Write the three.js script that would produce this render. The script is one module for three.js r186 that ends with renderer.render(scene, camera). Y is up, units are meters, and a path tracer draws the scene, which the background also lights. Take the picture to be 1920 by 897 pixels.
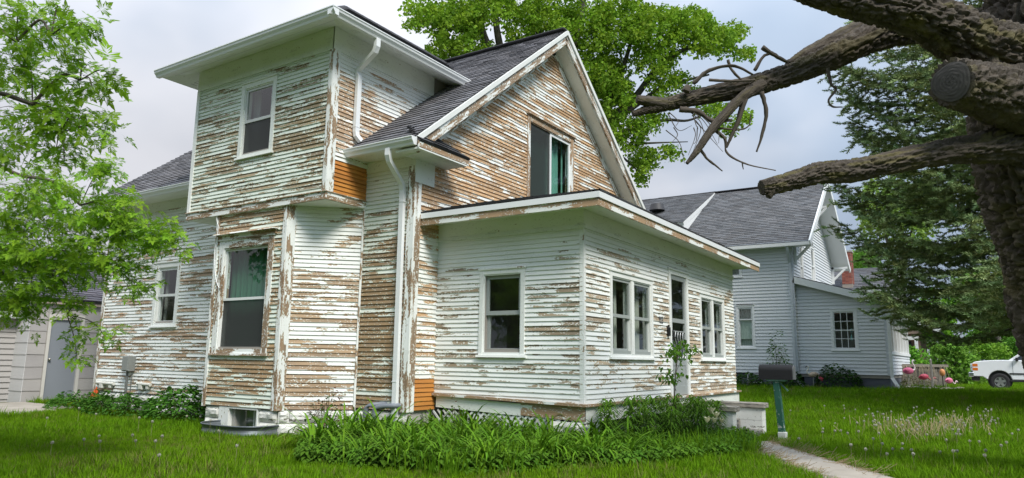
import * as THREE from 'three';
import { FontLoader } from 'three/addons/loaders/FontLoader.js';
import { TextGeometry } from 'three/addons/geometries/TextGeometry.js';
import { mergeGeometries } from 'three/addons/utils/BufferGeometryUtils.js';
import { RoundedBoxGeometry } from 'three/addons/geometries/RoundedBoxGeometry.js';

// ---------- camera ----------
const V3 = (x, y, z) => new THREE.Vector3(x, y, z);
const scene = new THREE.Scene();
const camera = new THREE.PerspectiveCamera(36.94, 1920 / 897, 0.1, 1200);
const CAM = V3(-8.5476, 1.3833, 4.4744);
const CR = V3(0.5482034, 0.01466405, 0.83621648), CU = V3(-0.14717729, 0.98593447, 0.07919636), CF = V3(0.82329331, 0.16648779, -0.54265085);
camera.position.copy(CAM); camera.up.copy(CU); camera.lookAt(CAM.clone().add(CF));
scene.add(camera);
const at = (px, py, depth) => CAM.clone().addScaledVector(CF, depth).addScaledVector(CR, depth * (px - 960) / 1342.87).addScaledVector(CU, -depth * (py - 448.5) / 1342.87);
const onPlane = (px, py, axis, v) => { const p = at(px, py, 1).sub(CAM); return CAM.clone().addScaledVector(p, (v - CAM[axis]) / p[axis]); };

// ---------- renderer ----------
const renderer = new THREE.WebGLRenderer({ antialias: true });
renderer.toneMapping = THREE.LinearToneMapping;
renderer.toneMappingExposure = 1.66;
renderer.shadowMap.enabled = true;
renderer.shadowMap.type = THREE.PCFSoftShadowMap;

// ---------- random numbers and noise ----------
function rng(seed) { let a = seed >>> 0; return () => { a = (a + 0x6d2b79f5) | 0; let t = Math.imul(a ^ (a >>> 15), 1 | a); t = (t + Math.imul(t ^ (t >>> 7), 61 | t)) ^ t; return ((t ^ (t >>> 14)) >>> 0) / 4294967296; }; }
const h2 = (x, y) => { let h = Math.imul(x | 0, 374761393) + Math.imul(y | 0, 668265263); h = Math.imul(h ^ (h >>> 13), 1274126177); return ((h ^ (h >>> 16)) >>> 0) / 4294967296; };
function vn(x, y) { const xi = Math.floor(x), yi = Math.floor(y); let fx = x - xi, fy = y - yi; fx = fx * fx * (3 - 2 * fx); fy = fy * fy * (3 - 2 * fy); const a = h2(xi, yi), b = h2(xi + 1, yi), c = h2(xi, yi + 1), d = h2(xi + 1, yi + 1); return a + (b - a) * fx + (c - a) * fy + (a - b - c + d) * fx * fy; }
function fbm(x, y, o = 4) { let s = 0, a = 0.5, t = 0; for (let i = 0; i < o; i++) { s += a * vn(x, y); t += a; a *= 0.5; x = x * 2.03 + 17.1; y = y * 2.01 + 9.7; } return s / t; }
const SKY_LOW = 0.37, SKY_HIGH = 1.38;   // radiance near the horizon and overhead (an overcast sky is brighter overhead)
const clamp = (x, a, b) => Math.min(b, Math.max(a, x));
const sstep = (a, b, x) => { const t = clamp((x - a) / (b - a), 0, 1); return t * t * (3 - 2 * t); };
const mix = (a, b, t) => a + (b - a) * t;

// ---------- sky: a bright, broken overcast ----------
{
  const w = 1024, h = 512, d = new Float32Array(w * h * 4);
  const viewAz = Math.atan2(CF.z, CF.x);
  for (let j = 0; j < h; j++) for (let i = 0; i < w; i++) {
    const az = ((i + 0.5) / w - 0.5) * 2 * Math.PI, el = ((j + 0.5) / h - 0.5) * Math.PI;
    const y = Math.sin(el), c = Math.cos(el), x = c * Math.cos(az), z = c * Math.sin(az);
    const yy = Math.max(y, 0), k = 1 / (yy + 0.32), sx = x * k, sz = z * k;
    const n1 = fbm(sx * 1.25 + 40.3, sz * 1.25 + 11.2, 5), n2 = fbm(sx * 3.4 + 5.1, sz * 3.4 + 71.7, 5);
    const cl = sstep(0.30, 0.68, n1 * 0.72 + n2 * 0.28 + 0.34 * Math.cos(az - viewAz + 0.85) - 0.20);  // cloud thickness, whiter where it is thin and lit
    const lum = SKY_LOW + (SKY_HIGH - SKY_LOW) * Math.pow(yy, 1.45);
    const puff = 0.93 + 0.16 * (n2 - 0.5) * 2;
    const o = (j * w + i) * 4;
    d[o] = lum * mix(0.56, 0.965, cl) * puff; d[o + 1] = lum * mix(0.69, 0.98, cl) * puff; d[o + 2] = lum * mix(0.88, 1.05, cl) * puff; d[o + 3] = 1;
    if (y < 0) { const g = sstep(0, -0.15, y); d[o] = mix(d[o], 0.10, g); d[o + 1] = mix(d[o + 1], 0.13, g); d[o + 2] = mix(d[o + 2], 0.06, g); }
  }
  const t = new THREE.DataTexture(d, w, h, THREE.RGBAFormat, THREE.FloatType);
  t.mapping = THREE.EquirectangularReflectionMapping; t.magFilter = THREE.LinearFilter; t.minFilter = THREE.LinearFilter; t.wrapS = THREE.RepeatWrapping; t.needsUpdate = true;
  scene.background = t; scene.environment = t;
}
// ---------- sun behind thin cloud: high, from the street side ----------
const sun = new THREE.DirectionalLight(new THREE.Color().setRGB(1.0, 0.95, 0.88), 2.3);
sun.position.set(-13, 34, 25.5); sun.target.position.set(2, 0, -2);
sun.castShadow = true; sun.shadow.radius = 36; sun.shadow.mapSize.set(4096, 4096);
Object.assign(sun.shadow.camera, { left: -40, right: 40, top: 40, bottom: -40, near: 1, far: 120 });
scene.add(sun, sun.target);

// ---------- building helpers ----------
const used = new Map();
function numbered(name) { const n = used.get(name) ?? 0; used.set(name, n + 1); return n ? name + '_' + String(n).padStart(3, '0') : name; }
function tag(o, label, category, group, kind) { if (label) o.userData.label = label; if (category) o.userData.category = category; if (group) o.userData.group = group; if (kind) o.userData.kind = kind; return o; }
function mesh(name, geo, mat, parent) { const m = new THREE.Mesh(geo, mat); m.name = parent === scene || !parent ? numbered(name) : name; m.castShadow = m.receiveShadow = true; (parent ?? scene).add(m); return m; }
function thing(name, label, category, group, base) { const g = new THREE.Group(); g.name = numbered(name); scene.add(g); tag(g, label, category, group); if (base) g.position.copy(base); return g; }
function structure(name, geo, mat, label, category) { const m = mesh(name, geo, mat, scene); return tag(m, label, category, null, 'structure'); }
// a thing built in world coordinates gets its origin at its base
function rebase(g, base) { g.position.copy(base); for (const c of g.children) c.position.sub(base); return g; }
function copyOf(o, pos, turn = 0, scale = 1, label) { const c = o.clone(); c.userData = { ...o.userData }; c.name = numbered(o.name.replace(/_\d{3}$/, '')); scene.add(c); c.position.copy(pos); c.rotation.y = turn; c.scale.multiplyScalar(scale); if (label) c.userData.label = label; return c; }
const merge = (list) => list.length === 1 ? list[0] : mergeGeometries(list.map((g) => { const n = g.index ? g.toNonIndexed() : g; for (const k of Object.keys(n.attributes)) if (!['position', 'normal', 'uv', 'color'].includes(k)) n.deleteAttribute(k); return n; }));
// free geometry from flat quads and triangles
class Faces {
  constructor() { this.p = []; this.n = []; this.t = []; this.c = []; }
  quad(a, b, c, d, uv, col) { this.tri(a, b, c, uv && [uv[0], uv[1], uv[2]], col); this.tri(a, c, d, uv && [uv[0], uv[2], uv[3]], col); }
  tri(a, b, c, uv, col) {
    const ux = b.x - a.x, uy = b.y - a.y, uz = b.z - a.z, vx = c.x - a.x, vy = c.y - a.y, vz = c.z - a.z;
    let nx = uy * vz - uz * vy, ny = uz * vx - ux * vz, nz = ux * vy - uy * vx; const l = Math.hypot(nx, ny, nz) || 1; nx /= l; ny /= l; nz /= l;
    [a, b, c].forEach((q, i) => { this.p.push(q.x, q.y, q.z); this.n.push(nx, ny, nz); const w = uv ? uv[i] : [q.x, q.y]; this.t.push(w[0], w[1]); if (col) this.c.push(col[0], col[1], col[2]); });
  }
  build() { const g = new THREE.BufferGeometry(); g.setAttribute('position', new THREE.Float32BufferAttribute(this.p, 3)); g.setAttribute('normal', new THREE.Float32BufferAttribute(this.n, 3)); g.setAttribute('uv', new THREE.Float32BufferAttribute(this.t, 2)); if (this.c.length) g.setAttribute('color', new THREE.Float32BufferAttribute(this.c, 3)); return g; }
}
// a wall's own frame: o + u along it, v up, n outward
class Frame {
  constructor(o, u, n) { this.o = o; this.u = u.clone().normalize(); this.n = n.clone().normalize(); this.v = V3(0, 1, 0); }
  P(u, v, n) { return this.o.clone().addScaledVector(this.u, u).addScaledVector(this.v, v).addScaledVector(this.n, n); }
  // box; nT0/nT1: depth of the face at the top and bottom (lapped boards); su, sv: uv scale
  box(u0, u1, v0, v1, n0, n1, o = {}) {
    const f = new Faces(), nb = n1, nt = o.top ?? n1, cu = o.cu ?? 0, cv = o.cv ?? 0, du = o.drop ?? 0, [ou, ov] = o.off ?? [0, 0];
    const A = this.P(u0, v0 + du, nb), B = this.P(u1, v0, nb), C = this.P(u1, v1, nt), D = this.P(u0, v1 + du, nt), a = this.P(u0, v0 + du, n0), b = this.P(u1, v0, n0), c = this.P(u1, v1, n0), d = this.P(u0, v1 + du, n0);
    const s = this.u.clone().cross(this.v).dot(this.n) > 0, su = o.su ?? 1, sv = o.sv ?? 1;
    const w = (x, y) => o.swap ? [(y + ov) * su, (x + ou) * sv] : [(x + ou) * su, (y + ov) * sv];
    const q = (p1, p2, p3, p4, t) => s ? f.quad(p1, p2, p3, p4, t) : f.quad(p4, p3, p2, p1, [t[3], t[2], t[1], t[0]]);
    const dn = Math.abs(n1 - n0);
    q(A, B, C, D, [w(u0, v0), w(u1, v0), w(u1, v1), w(u0, v1)]);
    q(D, C, c, d, [w(u0, v1), w(u1, v1), w(u1, v1 + dn), w(u0, v1 + dn)]);
    q(a, b, B, A, [w(u0, v0 - dn), w(u1, v0 - dn), w(u1, v0), w(u0, v0)]);
    q(B, b, c, C, [w(u1, v0), w(u1 + dn, v0), w(u1 + dn, v1), w(u1, v1)]);
    q(a, A, D, d, [w(u0 - dn, v0), w(u0, v0), w(u0, v1), w(u0 - dn, v1)]);
    if (o.back) q(b, a, d, c, [w(u1, v0), w(u0, v0), w(u0, v1), w(u1, v1)]);
    return f.build();
  }
}
const box = (w, h, d, x, y, z, rx = 0, ry = 0, rz = 0) => { const g = new THREE.BoxGeometry(w, h, d); if (rx) g.rotateX(rx); if (ry) g.rotateY(ry); if (rz) g.rotateZ(rz); return g.translate(x, y, z); };
const rbox = (w, h, d, r, x, y, z) => new RoundedBoxGeometry(w, h, d, 2, r).translate(x, y, z);
// a tapered, knobbly tube through points with radii; rough(u, t) returns a radius factor
function limb(pts, radii, { rad = 8, per = 6, rough, colour, cap = true, vs = 1 } = {}) {
  const curve = new THREE.CatmullRomCurve3(pts, false, 'centripetal'), N = Math.max(2, (pts.length - 1) * per), len = curve.getLength();
  const fr = curve.computeFrenetFrames(N, false), P = [], UV = [], I = [], C = [];
  for (let i = 0; i <= N; i++) {
    const t = i / N, k = t * (radii.length - 1), k0 = Math.min(radii.length - 2, Math.floor(k)), r = mix(radii[k0], radii[k0 + 1], k - k0), c = curve.getPoint(t);
    for (let j = 0; j <= rad; j++) {
      const a = (j % rad) / rad * Math.PI * 2, rr = r * (rough ? rough(a, t * len, r) : 1);
      const nx = Math.cos(a), ny = Math.sin(a);
      P.push(c.x + rr * (nx * fr.normals[i].x + ny * fr.binormals[i].x), c.y + rr * (nx * fr.normals[i].y + ny * fr.binormals[i].y), c.z + rr * (nx * fr.normals[i].z + ny * fr.binormals[i].z));
      UV.push(j / rad * Math.max(1, Math.round(r * 6.28 / 0.5)) * vs, t * len * vs);
      if (colour) C.push(...colour(a, t * len, rr / r));
      if (i < N && j < rad) { const q = i * (rad + 1) + j; I.push(q, q + 1, q + rad + 1, q + 1, q + rad + 2, q + rad + 1); }
    }
  }
  if (cap) for (const e of [0, N]) { const b = P.length / 3, c = curve.getPoint(e / N); P.push(c.x, c.y, c.z); UV.push(0, 0); if (colour) C.push(...colour(0, 0, 1)); for (let j = 0; j < rad; j++) { const q = e * (rad + 1) + j; e ? I.push(b, q, q + 1) : I.push(b, q + 1, q); } }
  const g = new THREE.BufferGeometry(); g.setAttribute('position', new THREE.Float32BufferAttribute(P, 3)); g.setAttribute('uv', new THREE.Float32BufferAttribute(UV, 2)); if (colour) g.setAttribute('color', new THREE.Float32BufferAttribute(C, 3));
  g.setIndex(I); g.computeVertexNormals(); return g;
}
const rod = (a, b, r, rad = 6, r2 = r) => { const d = b.clone().sub(a), g = new THREE.CylinderGeometry(r2, r, d.length(), rad, 1); g.translate(0, d.length() / 2, 0); g.applyQuaternion(new THREE.Quaternion().setFromUnitVectors(V3(0, 1, 0), d.normalize())); return g.translate(a.x, a.y, a.z); };
// computed textures
function tex(w, h, fn, srgb = false, repeat = true) {
  const d = new Uint8Array(w * h * 4); for (let j = 0, o = 0; j < h; j++) for (let i = 0; i < w; i++, o += 4) { const c = fn(i, j); d[o] = clamp(c[0], 0, 1) * 255; d[o + 1] = clamp(c[1], 0, 1) * 255; d[o + 2] = clamp(c[2], 0, 1) * 255; d[o + 3] = 255; }
  const t = new THREE.DataTexture(d, w, h); t.magFilter = THREE.LinearFilter; t.minFilter = THREE.LinearFilter; t.wrapS = t.wrapT = repeat ? THREE.RepeatWrapping : THREE.ClampToEdgeWrapping; if (srgb) t.colorSpace = THREE.SRGBColorSpace; t.needsUpdate = true; return t;
}
const toS = (x) => x <= 0.0031308 ? x * 12.92 : 1.055 * Math.pow(x, 1 / 2.4) - 0.055;   // linear albedo to the texture's sRGB
const S3 = (c) => [toS(c[0]), toS(c[1]), toS(c[2])];
const std = (r, g, b, rough = 0.8, o = {}) => new THREE.MeshStandardMaterial({ color: new THREE.Color().setRGB(r, g, b), roughness: rough, ...o });
const phys = (r, g, b, rough = 0.8, o = {}) => new THREE.MeshPhysicalMaterial({ color: new THREE.Color().setRGB(r, g, b), roughness: rough, ...o });

// ---------- lie of the land ----------
function ground(x, z) {
  const r = Math.hypot(x - CAM.x, z - CAM.z);
  let y = 0.2 - 0.42 * sstep(8.5, 1, r);
  y += 0.37 * sstep(8, 17, x) - 0.22 * sstep(21, 30, x);
  y += 0.08 * sstep(-5, -11, z) * sstep(2, -1, x);
  return y + 0.03 * (fbm(x * 0.45 + 3, z * 0.45 + 8, 3) - 0.5);
}
// ================= GROUND =================
const lawnTex = tex(512, 512, (i, j) => { const n = fbm(i * 0.035, j * 0.035, 4), f = h2(i, j), p = fbm(i * 0.011 + 9, j * 0.011, 3), k = 0.65 + 0.5 * n + 0.35 * (f - 0.5); return S3([(0.045 + 0.03 * p) * k, (0.075 + 0.015 * p) * k, 0.008 * k]); }, true);
const lawnMat = new THREE.MeshStandardMaterial({ map: lawnTex, roughness: 1 });
{
  const xs = [], st = (lo, hi, d) => { for (let x = lo; x < hi - 1e-6; x += d) xs.push(x); };
  st(-400, -80, 40); st(-80, -20, 6); st(-20, 40, 0.6); st(40, 100, 6); st(100, 440, 40); const n = xs.length, P = [], UV = [], I = [];
  for (let j = 0; j < n; j++) for (let i = 0; i < n; i++) { const x = xs[i], z = xs[j] - 10; P.push(x, ground(x, z), z); UV.push(x / 3.3, z / 3.3); if (i + 1 < n && j + 1 < n) { const q = j * n + i; I.push(q, q + n, q + 1, q + 1, q + n, q + n + 1); } }
  const g = new THREE.BufferGeometry(); g.setAttribute('position', new THREE.Float32BufferAttribute(P, 3)); g.setAttribute('uv', new THREE.Float32BufferAttribute(UV, 2)); g.setIndex(I); g.computeVertexNormals();
  structure('lawn_ground', g, lawnMat, 'grassy ground of the yards', 'ground');
}
// a sheet that follows the ground
function sheet(poly, lift, step = 0.2) {
  const s = new THREE.Shape(poly.map((p) => new THREE.Vector2(p[0], -p[1]))), b = new THREE.Box2().setFromPoints(s.getPoints()), f = new Faces(), inside = (x, y) => { let c = false; for (let i = 0, j = poly.length - 1; i < poly.length; j = i++) { const [xi, yi] = poly[i], [xj, yj] = poly[j]; if (yi > y !== yj > y && x < (xj - xi) * (y - yi) / (yj - yi) + xi) c = !c; } return c; };
  const tri = THREE.ShapeUtils.triangulateShape(poly.map((p) => new THREE.Vector2(p[0], p[1])), []);
  const sub = (a, b, c, d) => { const m = Math.max(Math.hypot(a[0] - b[0], a[1] - b[1]), Math.hypot(c[0] - b[0], c[1] - b[1]), Math.hypot(a[0] - c[0], a[1] - c[1])); if (m > step && d < 6) { const h = (p, q) => [(p[0] + q[0]) / 2, (p[1] + q[1]) / 2], x = h(a, b), y = h(b, c), z = h(c, a); sub(a, x, z, d + 1); sub(x, b, y, d + 1); sub(z, y, c, d + 1); sub(x, y, z, d + 1); } else { const P = (p) => V3(p[0], ground(p[0], p[1]) + lift, p[1]), A = P(a), B = P(b), C = P(c), up = B.clone().sub(A).cross(C.clone().sub(A)).y > 0; const uv = (p) => [p[0], p[1]]; up ? f.tri(A, B, C, [uv(a), uv(b), uv(c)]) : f.tri(A, C, B, [uv(a), uv(c), uv(b)]); } };
  for (const t of tri) sub(poly[t[0]], poly[t[1]], poly[t[2]], 0);
  const g = f.build(); g.computeVertexNormals(); return g;
}
const concreteTex = tex(512, 512, (i, j) => { const n = fbm(i * 0.02, j * 0.02, 5), f = h2(i, j), s = fbm(i * 0.006 + 3, j * 0.05, 4), k = 0.72 + 0.35 * n + 0.12 * (f - 0.5) - 0.22 * sstep(0.55, 0.75, s); return S3([0.40 * k, 0.36 * k, 0.30 * k]); }, true);
concreteTex.repeat.set(0.5, 0.5);
const concrete = new THREE.MeshStandardMaterial({ map: concreteTex, roughness: 0.92, bumpMap: concreteTex, bumpScale: 0.004 });
const soilTex = tex(256, 256, (i, j) => { const n = fbm(i * 0.06, j * 0.06, 4), f = h2(i, j), k = 0.5 + 0.9 * n * (0.6 + 0.6 * f); return S3([0.085 * k, 0.060 * k, 0.040 * k]); }, true);
const soil = new THREE.MeshStandardMaterial({ map: soilTex, roughness: 1, bumpMap: soilTex, bumpScale: 0.02 });
const G2 = (px, py, y) => { const p = onPlane(px, py, 'y', y); return [p.x, p.z]; };
// front walk of worn slabs, running from the steps to the street
const walk = [[2.05, 1.46], [2.95, 1.42], [3.05, 1.62], [1.75, 2.45], [0.55, 3.30], [-1.4, 4.7], [-2.2, 4.1], [-0.15, 2.78], [1.15, 1.95]];
structure('front_walk', sheet(walk, 0.018), concrete, 'narrow worn concrete path leading from the porch steps', 'path');
const slabPoly = [[-0.9, -11.3], [-0.9, -13.45], [-3.4, -13.5], [-4.2, -10.4], [-2.4, -9.85], [-1.15, -10.6]];
structure('garage_apron', sheet(slabPoly, 0.03), concrete, 'concrete slab in front of the garage door', 'slab');
const bedPoly = [[-0.62, -2.6], [-0.62, -3.4], [-1.6, -3.2], [-2.9, -1.9], [-2.3, -0.3], [-0.9, 0.95], [0.6, 1.5], [2.9, 1.35], [2.95, 0.02], [0.02, 0.02], [0.02, -2.5]];
structure('flower_bed_soil', sheet(bedPoly, 0.012), soil, 'dark bare earth under the flower bed plants', 'soil');
structure('garden_soil', sheet([[-0.62, -7.0], [-0.62, -11.0], [-1.3, -11.0], [-1.7, -8.6], [-1.5, -7.2]], 0.012), soil, 'dark earth along the side wall under leafy bushes', 'soil');
// ================= THE PEELING HOUSE =================
const XM = -0.607, ZF = -2.528, ZR = -11.079, XT = -1.434, ZT0 = -3.532, ZT1 = -6.965, XB = -1.394, ZB0 = -4.376, ZB1 = -6.129, XE = -1.03, XRG = 3.478, SL = 0.776, XMR = 7.563, WP = 6.866, ROW = 0.0645;
const yRoof = (x) => 4.53 + (x < XRG ? x - XE : 2 * XRG - XE - x) * SL;
const zinv = (p) => { p = clamp(p, 0.002, 0.998); const t = Math.sqrt(-2 * Math.log(p < 0.5 ? p : 1 - p)), q = t - (2.515517 + 0.802853 * t + 0.010328 * t * t) / (1 + 1.432788 * t + 0.189269 * t * t + 0.001308 * t * t * t); return p < 0.5 ? -q : q; };
const gridAt = (g, x, y) => { const r = g.length, c = g[0].length; x = clamp(x * c - 0.5, 0, c - 1); y = clamp(y * r - 0.5, 0, r - 1); const xi = Math.min(c - 1, Math.floor(x)), yi = Math.min(r - 1, Math.floor(y)), x1 = Math.min(c - 1, xi + 1), y1 = Math.min(r - 1, yi + 1), fx = x - xi, fy = y - yi; return mix(mix(g[yi][xi], g[yi][x1], fx), mix(g[y1][xi], g[y1][x1], fx), fy); };
const PAINT = [0.83, 0.85, 0.83], MINT = [0.66, 0.72, 0.63], WEATHERED = [0.33, 0.225, 0.135], TAN = [0.50, 0.315, 0.165], CEDAR = [0.52, 0.215, 0.045];
// peeling paint: share of bare wood from a coarse grid (top row first), patches drawn out along each board
function peel(W, H, grid, { seed = 1, wood = WEATHERED, paint = PAINT, rows = ROW, v0 = 0, dirt = 0.15, pxu = 170, pxv = 250, swap = false, scale = 1 } = {}) {
  const w = Math.max(8, Math.round(W * pxu)), h = Math.max(8, Math.round(H * pxv)), bump = new Uint8Array(w * h * 4);
  const map = tex(w, h, (i, j) => {
    let u = i / pxu * scale, v = j / pxv * scale; const cov = gridAt(grid, i / w, 1 - j / h);
    if (swap) [u, v] = [v, u];
    const r = rows ? Math.floor((v + 1e-6) / rows) : 0, fr = rows ? v / rows - r : 0.5, bs = h2(r * 7 + 3, seed * 131) - 0.5;
    const big = fbm(u * 1.1 + seed * 7.7 + r * 5.31, v * 3.2 + r * 1.7, 3), med = fbm(u * 3.9 + r * 13.1 + seed, v * 24 + seed * 3.3, 4), fine = fbm(u * 34 + r * 3.1, v * 88 + seed, 2);
    const sc = 0.47 * big + 0.40 * med + 0.13 * fine + 0.06 * bs - 0.03 * (fr < 0.2 ? 1 - fr * 5 : 0), T = 0.5 + 0.094 * zinv(cov);
    const grain = fbm(u * 2.3 + r * 9.1, v * 190 + r * 31, 2), knot = fbm(u * 0.9 + r * 4, v * 9 + 3, 2), o = (j * w + i) * 4;
    let c, b;
    if (sc > T) {
      const m = fbm(u * 2.1 + 7, v * 7 + seed, 3), st = vn(u * 46 + seed, v * 70), edge = sc < T + 0.011;
      const k = 1 - 0.16 * (m - 0.35) - dirt * (st > 0.86 ? 0.6 : 0) * (m > 0.42 ? 1 : 0);
      c = edge ? [MINT[0] * 0.72, MINT[1] * 0.72, MINT[2] * 0.68] : [paint[0] * k, paint[1] * k, paint[2] * (k - 0.03 * m)]; b = edge ? 0.8 : 0.86 + 0.1 * vn(u * 25, v * 25);
      const crack = vn(u * 3 + r * 5, v * 320); if (crack > 0.965) { c = c.map((x) => x * 0.6); b = 0.6; }
    } else {
      const fl = vn(u * 58 + r * 7 + seed, v * 120 + 5), fl2 = fbm(u * 8, v * 40 + 9, 2), deep = sstep(T, T - 0.14, sc);
      if (fl > 0.80 - 0.12 * (1 - deep) && fl2 > 0.44) { c = [paint[0] * 0.9, paint[1] * 0.9, paint[2] * 0.87]; b = 0.8; }
      else { const k = (0.66 + 0.68 * grain) * (0.84 + 0.32 * knot) * (1 + 0.35 * bs), gy = 0.30 * sstep(0.45, 0.7, fbm(u * 3 + 31 + r, v * 12 + seed, 3)); c = wood.map((x, q) => mix(x, [0.27, 0.235, 0.19][q], gy) * k); b = 0.3 + 0.28 * grain; }
    }
    bump[o] = bump[o + 1] = bump[o + 2] = b * 255; bump[o + 3] = 255;
    return S3(c);
  }, true, true);
  const bt = new THREE.DataTexture(bump, w, h); bt.magFilter = bt.minFilter = THREE.LinearFilter; bt.wrapS = bt.wrapT = THREE.RepeatWrapping; bt.needsUpdate = true;
  return new THREE.MeshStandardMaterial({ map, bumpMap: bt, bumpScale: 0.0022, roughness: 0.78 });
}
// trim boards: uv in metres over a 1.5 m tile, along the grain
const trimLight = peel(1.5, 0.75, [[0.06]], { seed: 21, rows: 0, v0: 0, dirt: 0.2 });
const trimMid = peel(1.5, 0.75, [[0.19]], { seed: 22, rows: 0, dirt: 0.25 });
const trimBare = peel(1.5, 0.75, [[0.74]], { seed: 23, rows: 0, wood: [0.36, 0.24, 0.14] });
const trimClean = peel(1.5, 0.75, [[0.0025]], { seed: 24, rows: 0, dirt: 0.3, paint: [0.80, 0.83, 0.79] });
const TU = { su: 1 / 1.5, sv: 1 / 0.75 };
const H_ = { ...TU }, V_ = { ...TU, swap: true };     // grain along u, grain along v
const whiteMetal = std(0.80, 0.82, 0.82, 0.42), vinyl = std(0.82, 0.84, 0.84, 0.4), darkEdge = std(0.03, 0.03, 0.032, 0.8), sashGrey = std(0.34, 0.37, 0.355, 0.6), sashWhite = std(0.72, 0.75, 0.73, 0.55), inside = std(0.30, 0.28, 0.25, 0.9), room = std(0.16, 0.15, 0.13, 0.95);
const glass = phys(0.86, 0.93, 0.9, 0.02, { transmission: 1, thickness: 0, ior: 1.65 });
const screenMesh = phys(0.26, 0.27, 0.265, 0.35, { transmission: 0.86, thickness: 0, specularIntensity: 0.4 });
const cedarTex = tex(512, 256, (i, j) => { const g = fbm(i * 0.008, j * 0.16, 4), p = fbm(i * 0.02 + 40, j * 0.06, 3), k = 0.62 + 0.62 * g + 0.2 * (p - 0.5); return S3([CEDAR[0] * k, CEDAR[1] * k * (0.9 + 0.2 * p), CEDAR[2] * k]); }, true);
const cedar = new THREE.MeshStandardMaterial({ map: cedarTex, roughness: 0.6 });

const house = thing('weathered_house', 'old two storey house with peeling white clapboards and an enclosed front porch', 'house');
const R20 = rng(20);
// spans of a row left over between openings
function spans(ua, ub, v0, v1, open) { let s = [[ua, ub]]; for (const o of open) if (v1 > o.v0 + 0.025 && v0 < o.v1 - 0.025) s = s.flatMap(([a, b]) => [[a, Math.min(b, o.u0 + 0.03)], [Math.max(a, o.u1 - 0.03), b]].filter(([p, q]) => q - p > 0.02)); return s; }
function backing(F, u0, u1, v0, v1, open, n0 = -0.12, n1 = 0) {
  const us = [...new Set([u0, u1, ...open.flatMap((o) => [o.u0 + o.k, o.u1 - o.k])])].filter((x) => x >= u0 && x <= u1).sort((a, b) => a - b), g = [];
  for (let i = 0; i + 1 < us.length; i++) {
    const m = (us[i] + us[i + 1]) / 2, cuts = open.filter((o) => m > o.u0 + o.k && m < o.u1 - o.k).sort((a, b) => a.v0 - b.v0); let y = v0;
    for (const o of cuts) { if (o.v0 + o.k > y) g.push(F.box(us[i], us[i + 1], y, o.v0 + o.k, n0, n1, { back: true })); y = Math.max(y, o.v1 - o.k); }
    if (y < v1) g.push(F.box(us[i], us[i + 1], y, v1, n0, n1, { back: true }));
  }
  return merge(g);
}
// a clapboarded wall: the backing is the part, every board a sub-part
function clapWall(name, F, W, v0, v1, mat, { open = [], clip, geo, uv = [W, v1 - v0], pick, maxLen = 4.6, bare, back = true } = {}) {
  const wall = mesh(name, geo ?? backing(F, 0, W, v0, v1, open), inside, house);
  let i = 0;
  for (let v = v0; v < v1 - 0.012; v += ROW, i++) {
    const top = Math.min(v1, v + ROW + 0.010), [ca, cb] = clip ? clip(v + ROW * 0.5) : [0, W];
    if (cb - ca < 0.04) continue;
    for (let [a, b] of spans(ca, cb, v, v + ROW, open)) {
      const cut = b - a > maxLen ? [a, a + (b - a) * (0.3 + 0.4 * R20()), b] : b - a > 1.8 && R20() < 0.22 ? [a, a + (b - a) * (0.2 + 0.6 * R20()), b] : [a, b];
      for (let k = 0; k + 1 < cut.length; k++) {
        const j = (R20() - 0.5) * 0.004, g = F.box(cut[k] + (k ? 0.0015 : 0), cut[k + 1], v + (R20() - 0.5) * 0.003, top, 0.001, 0.023 + j, { top: 0.004, su: 1 / uv[0], sv: 1 / uv[1], off: [0, -v0], drop: (R20() - 0.5) * 0.003 });
        mesh('clapboard', g, pick ? pick(v + ROW / 2, (cut[k] + cut[k + 1]) / 2) ?? mat : mat, wall);
      }
    }
  }
  return wall;
}
const SF = (x, z0) => new Frame(V3(x, 0, z0), V3(0, 0, 1), V3(-1, 0, 0));     // side walls: u runs towards the street
const FF = (z, x0) => new Frame(V3(x0, 0, z), V3(1, 0, 0), V3(0, 0, 1));      // street-facing walls: u runs along the street
const O = (u0, u1, v0, v1, k = 0.085) => ({ u0, u1, v0, v1, k });
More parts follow.
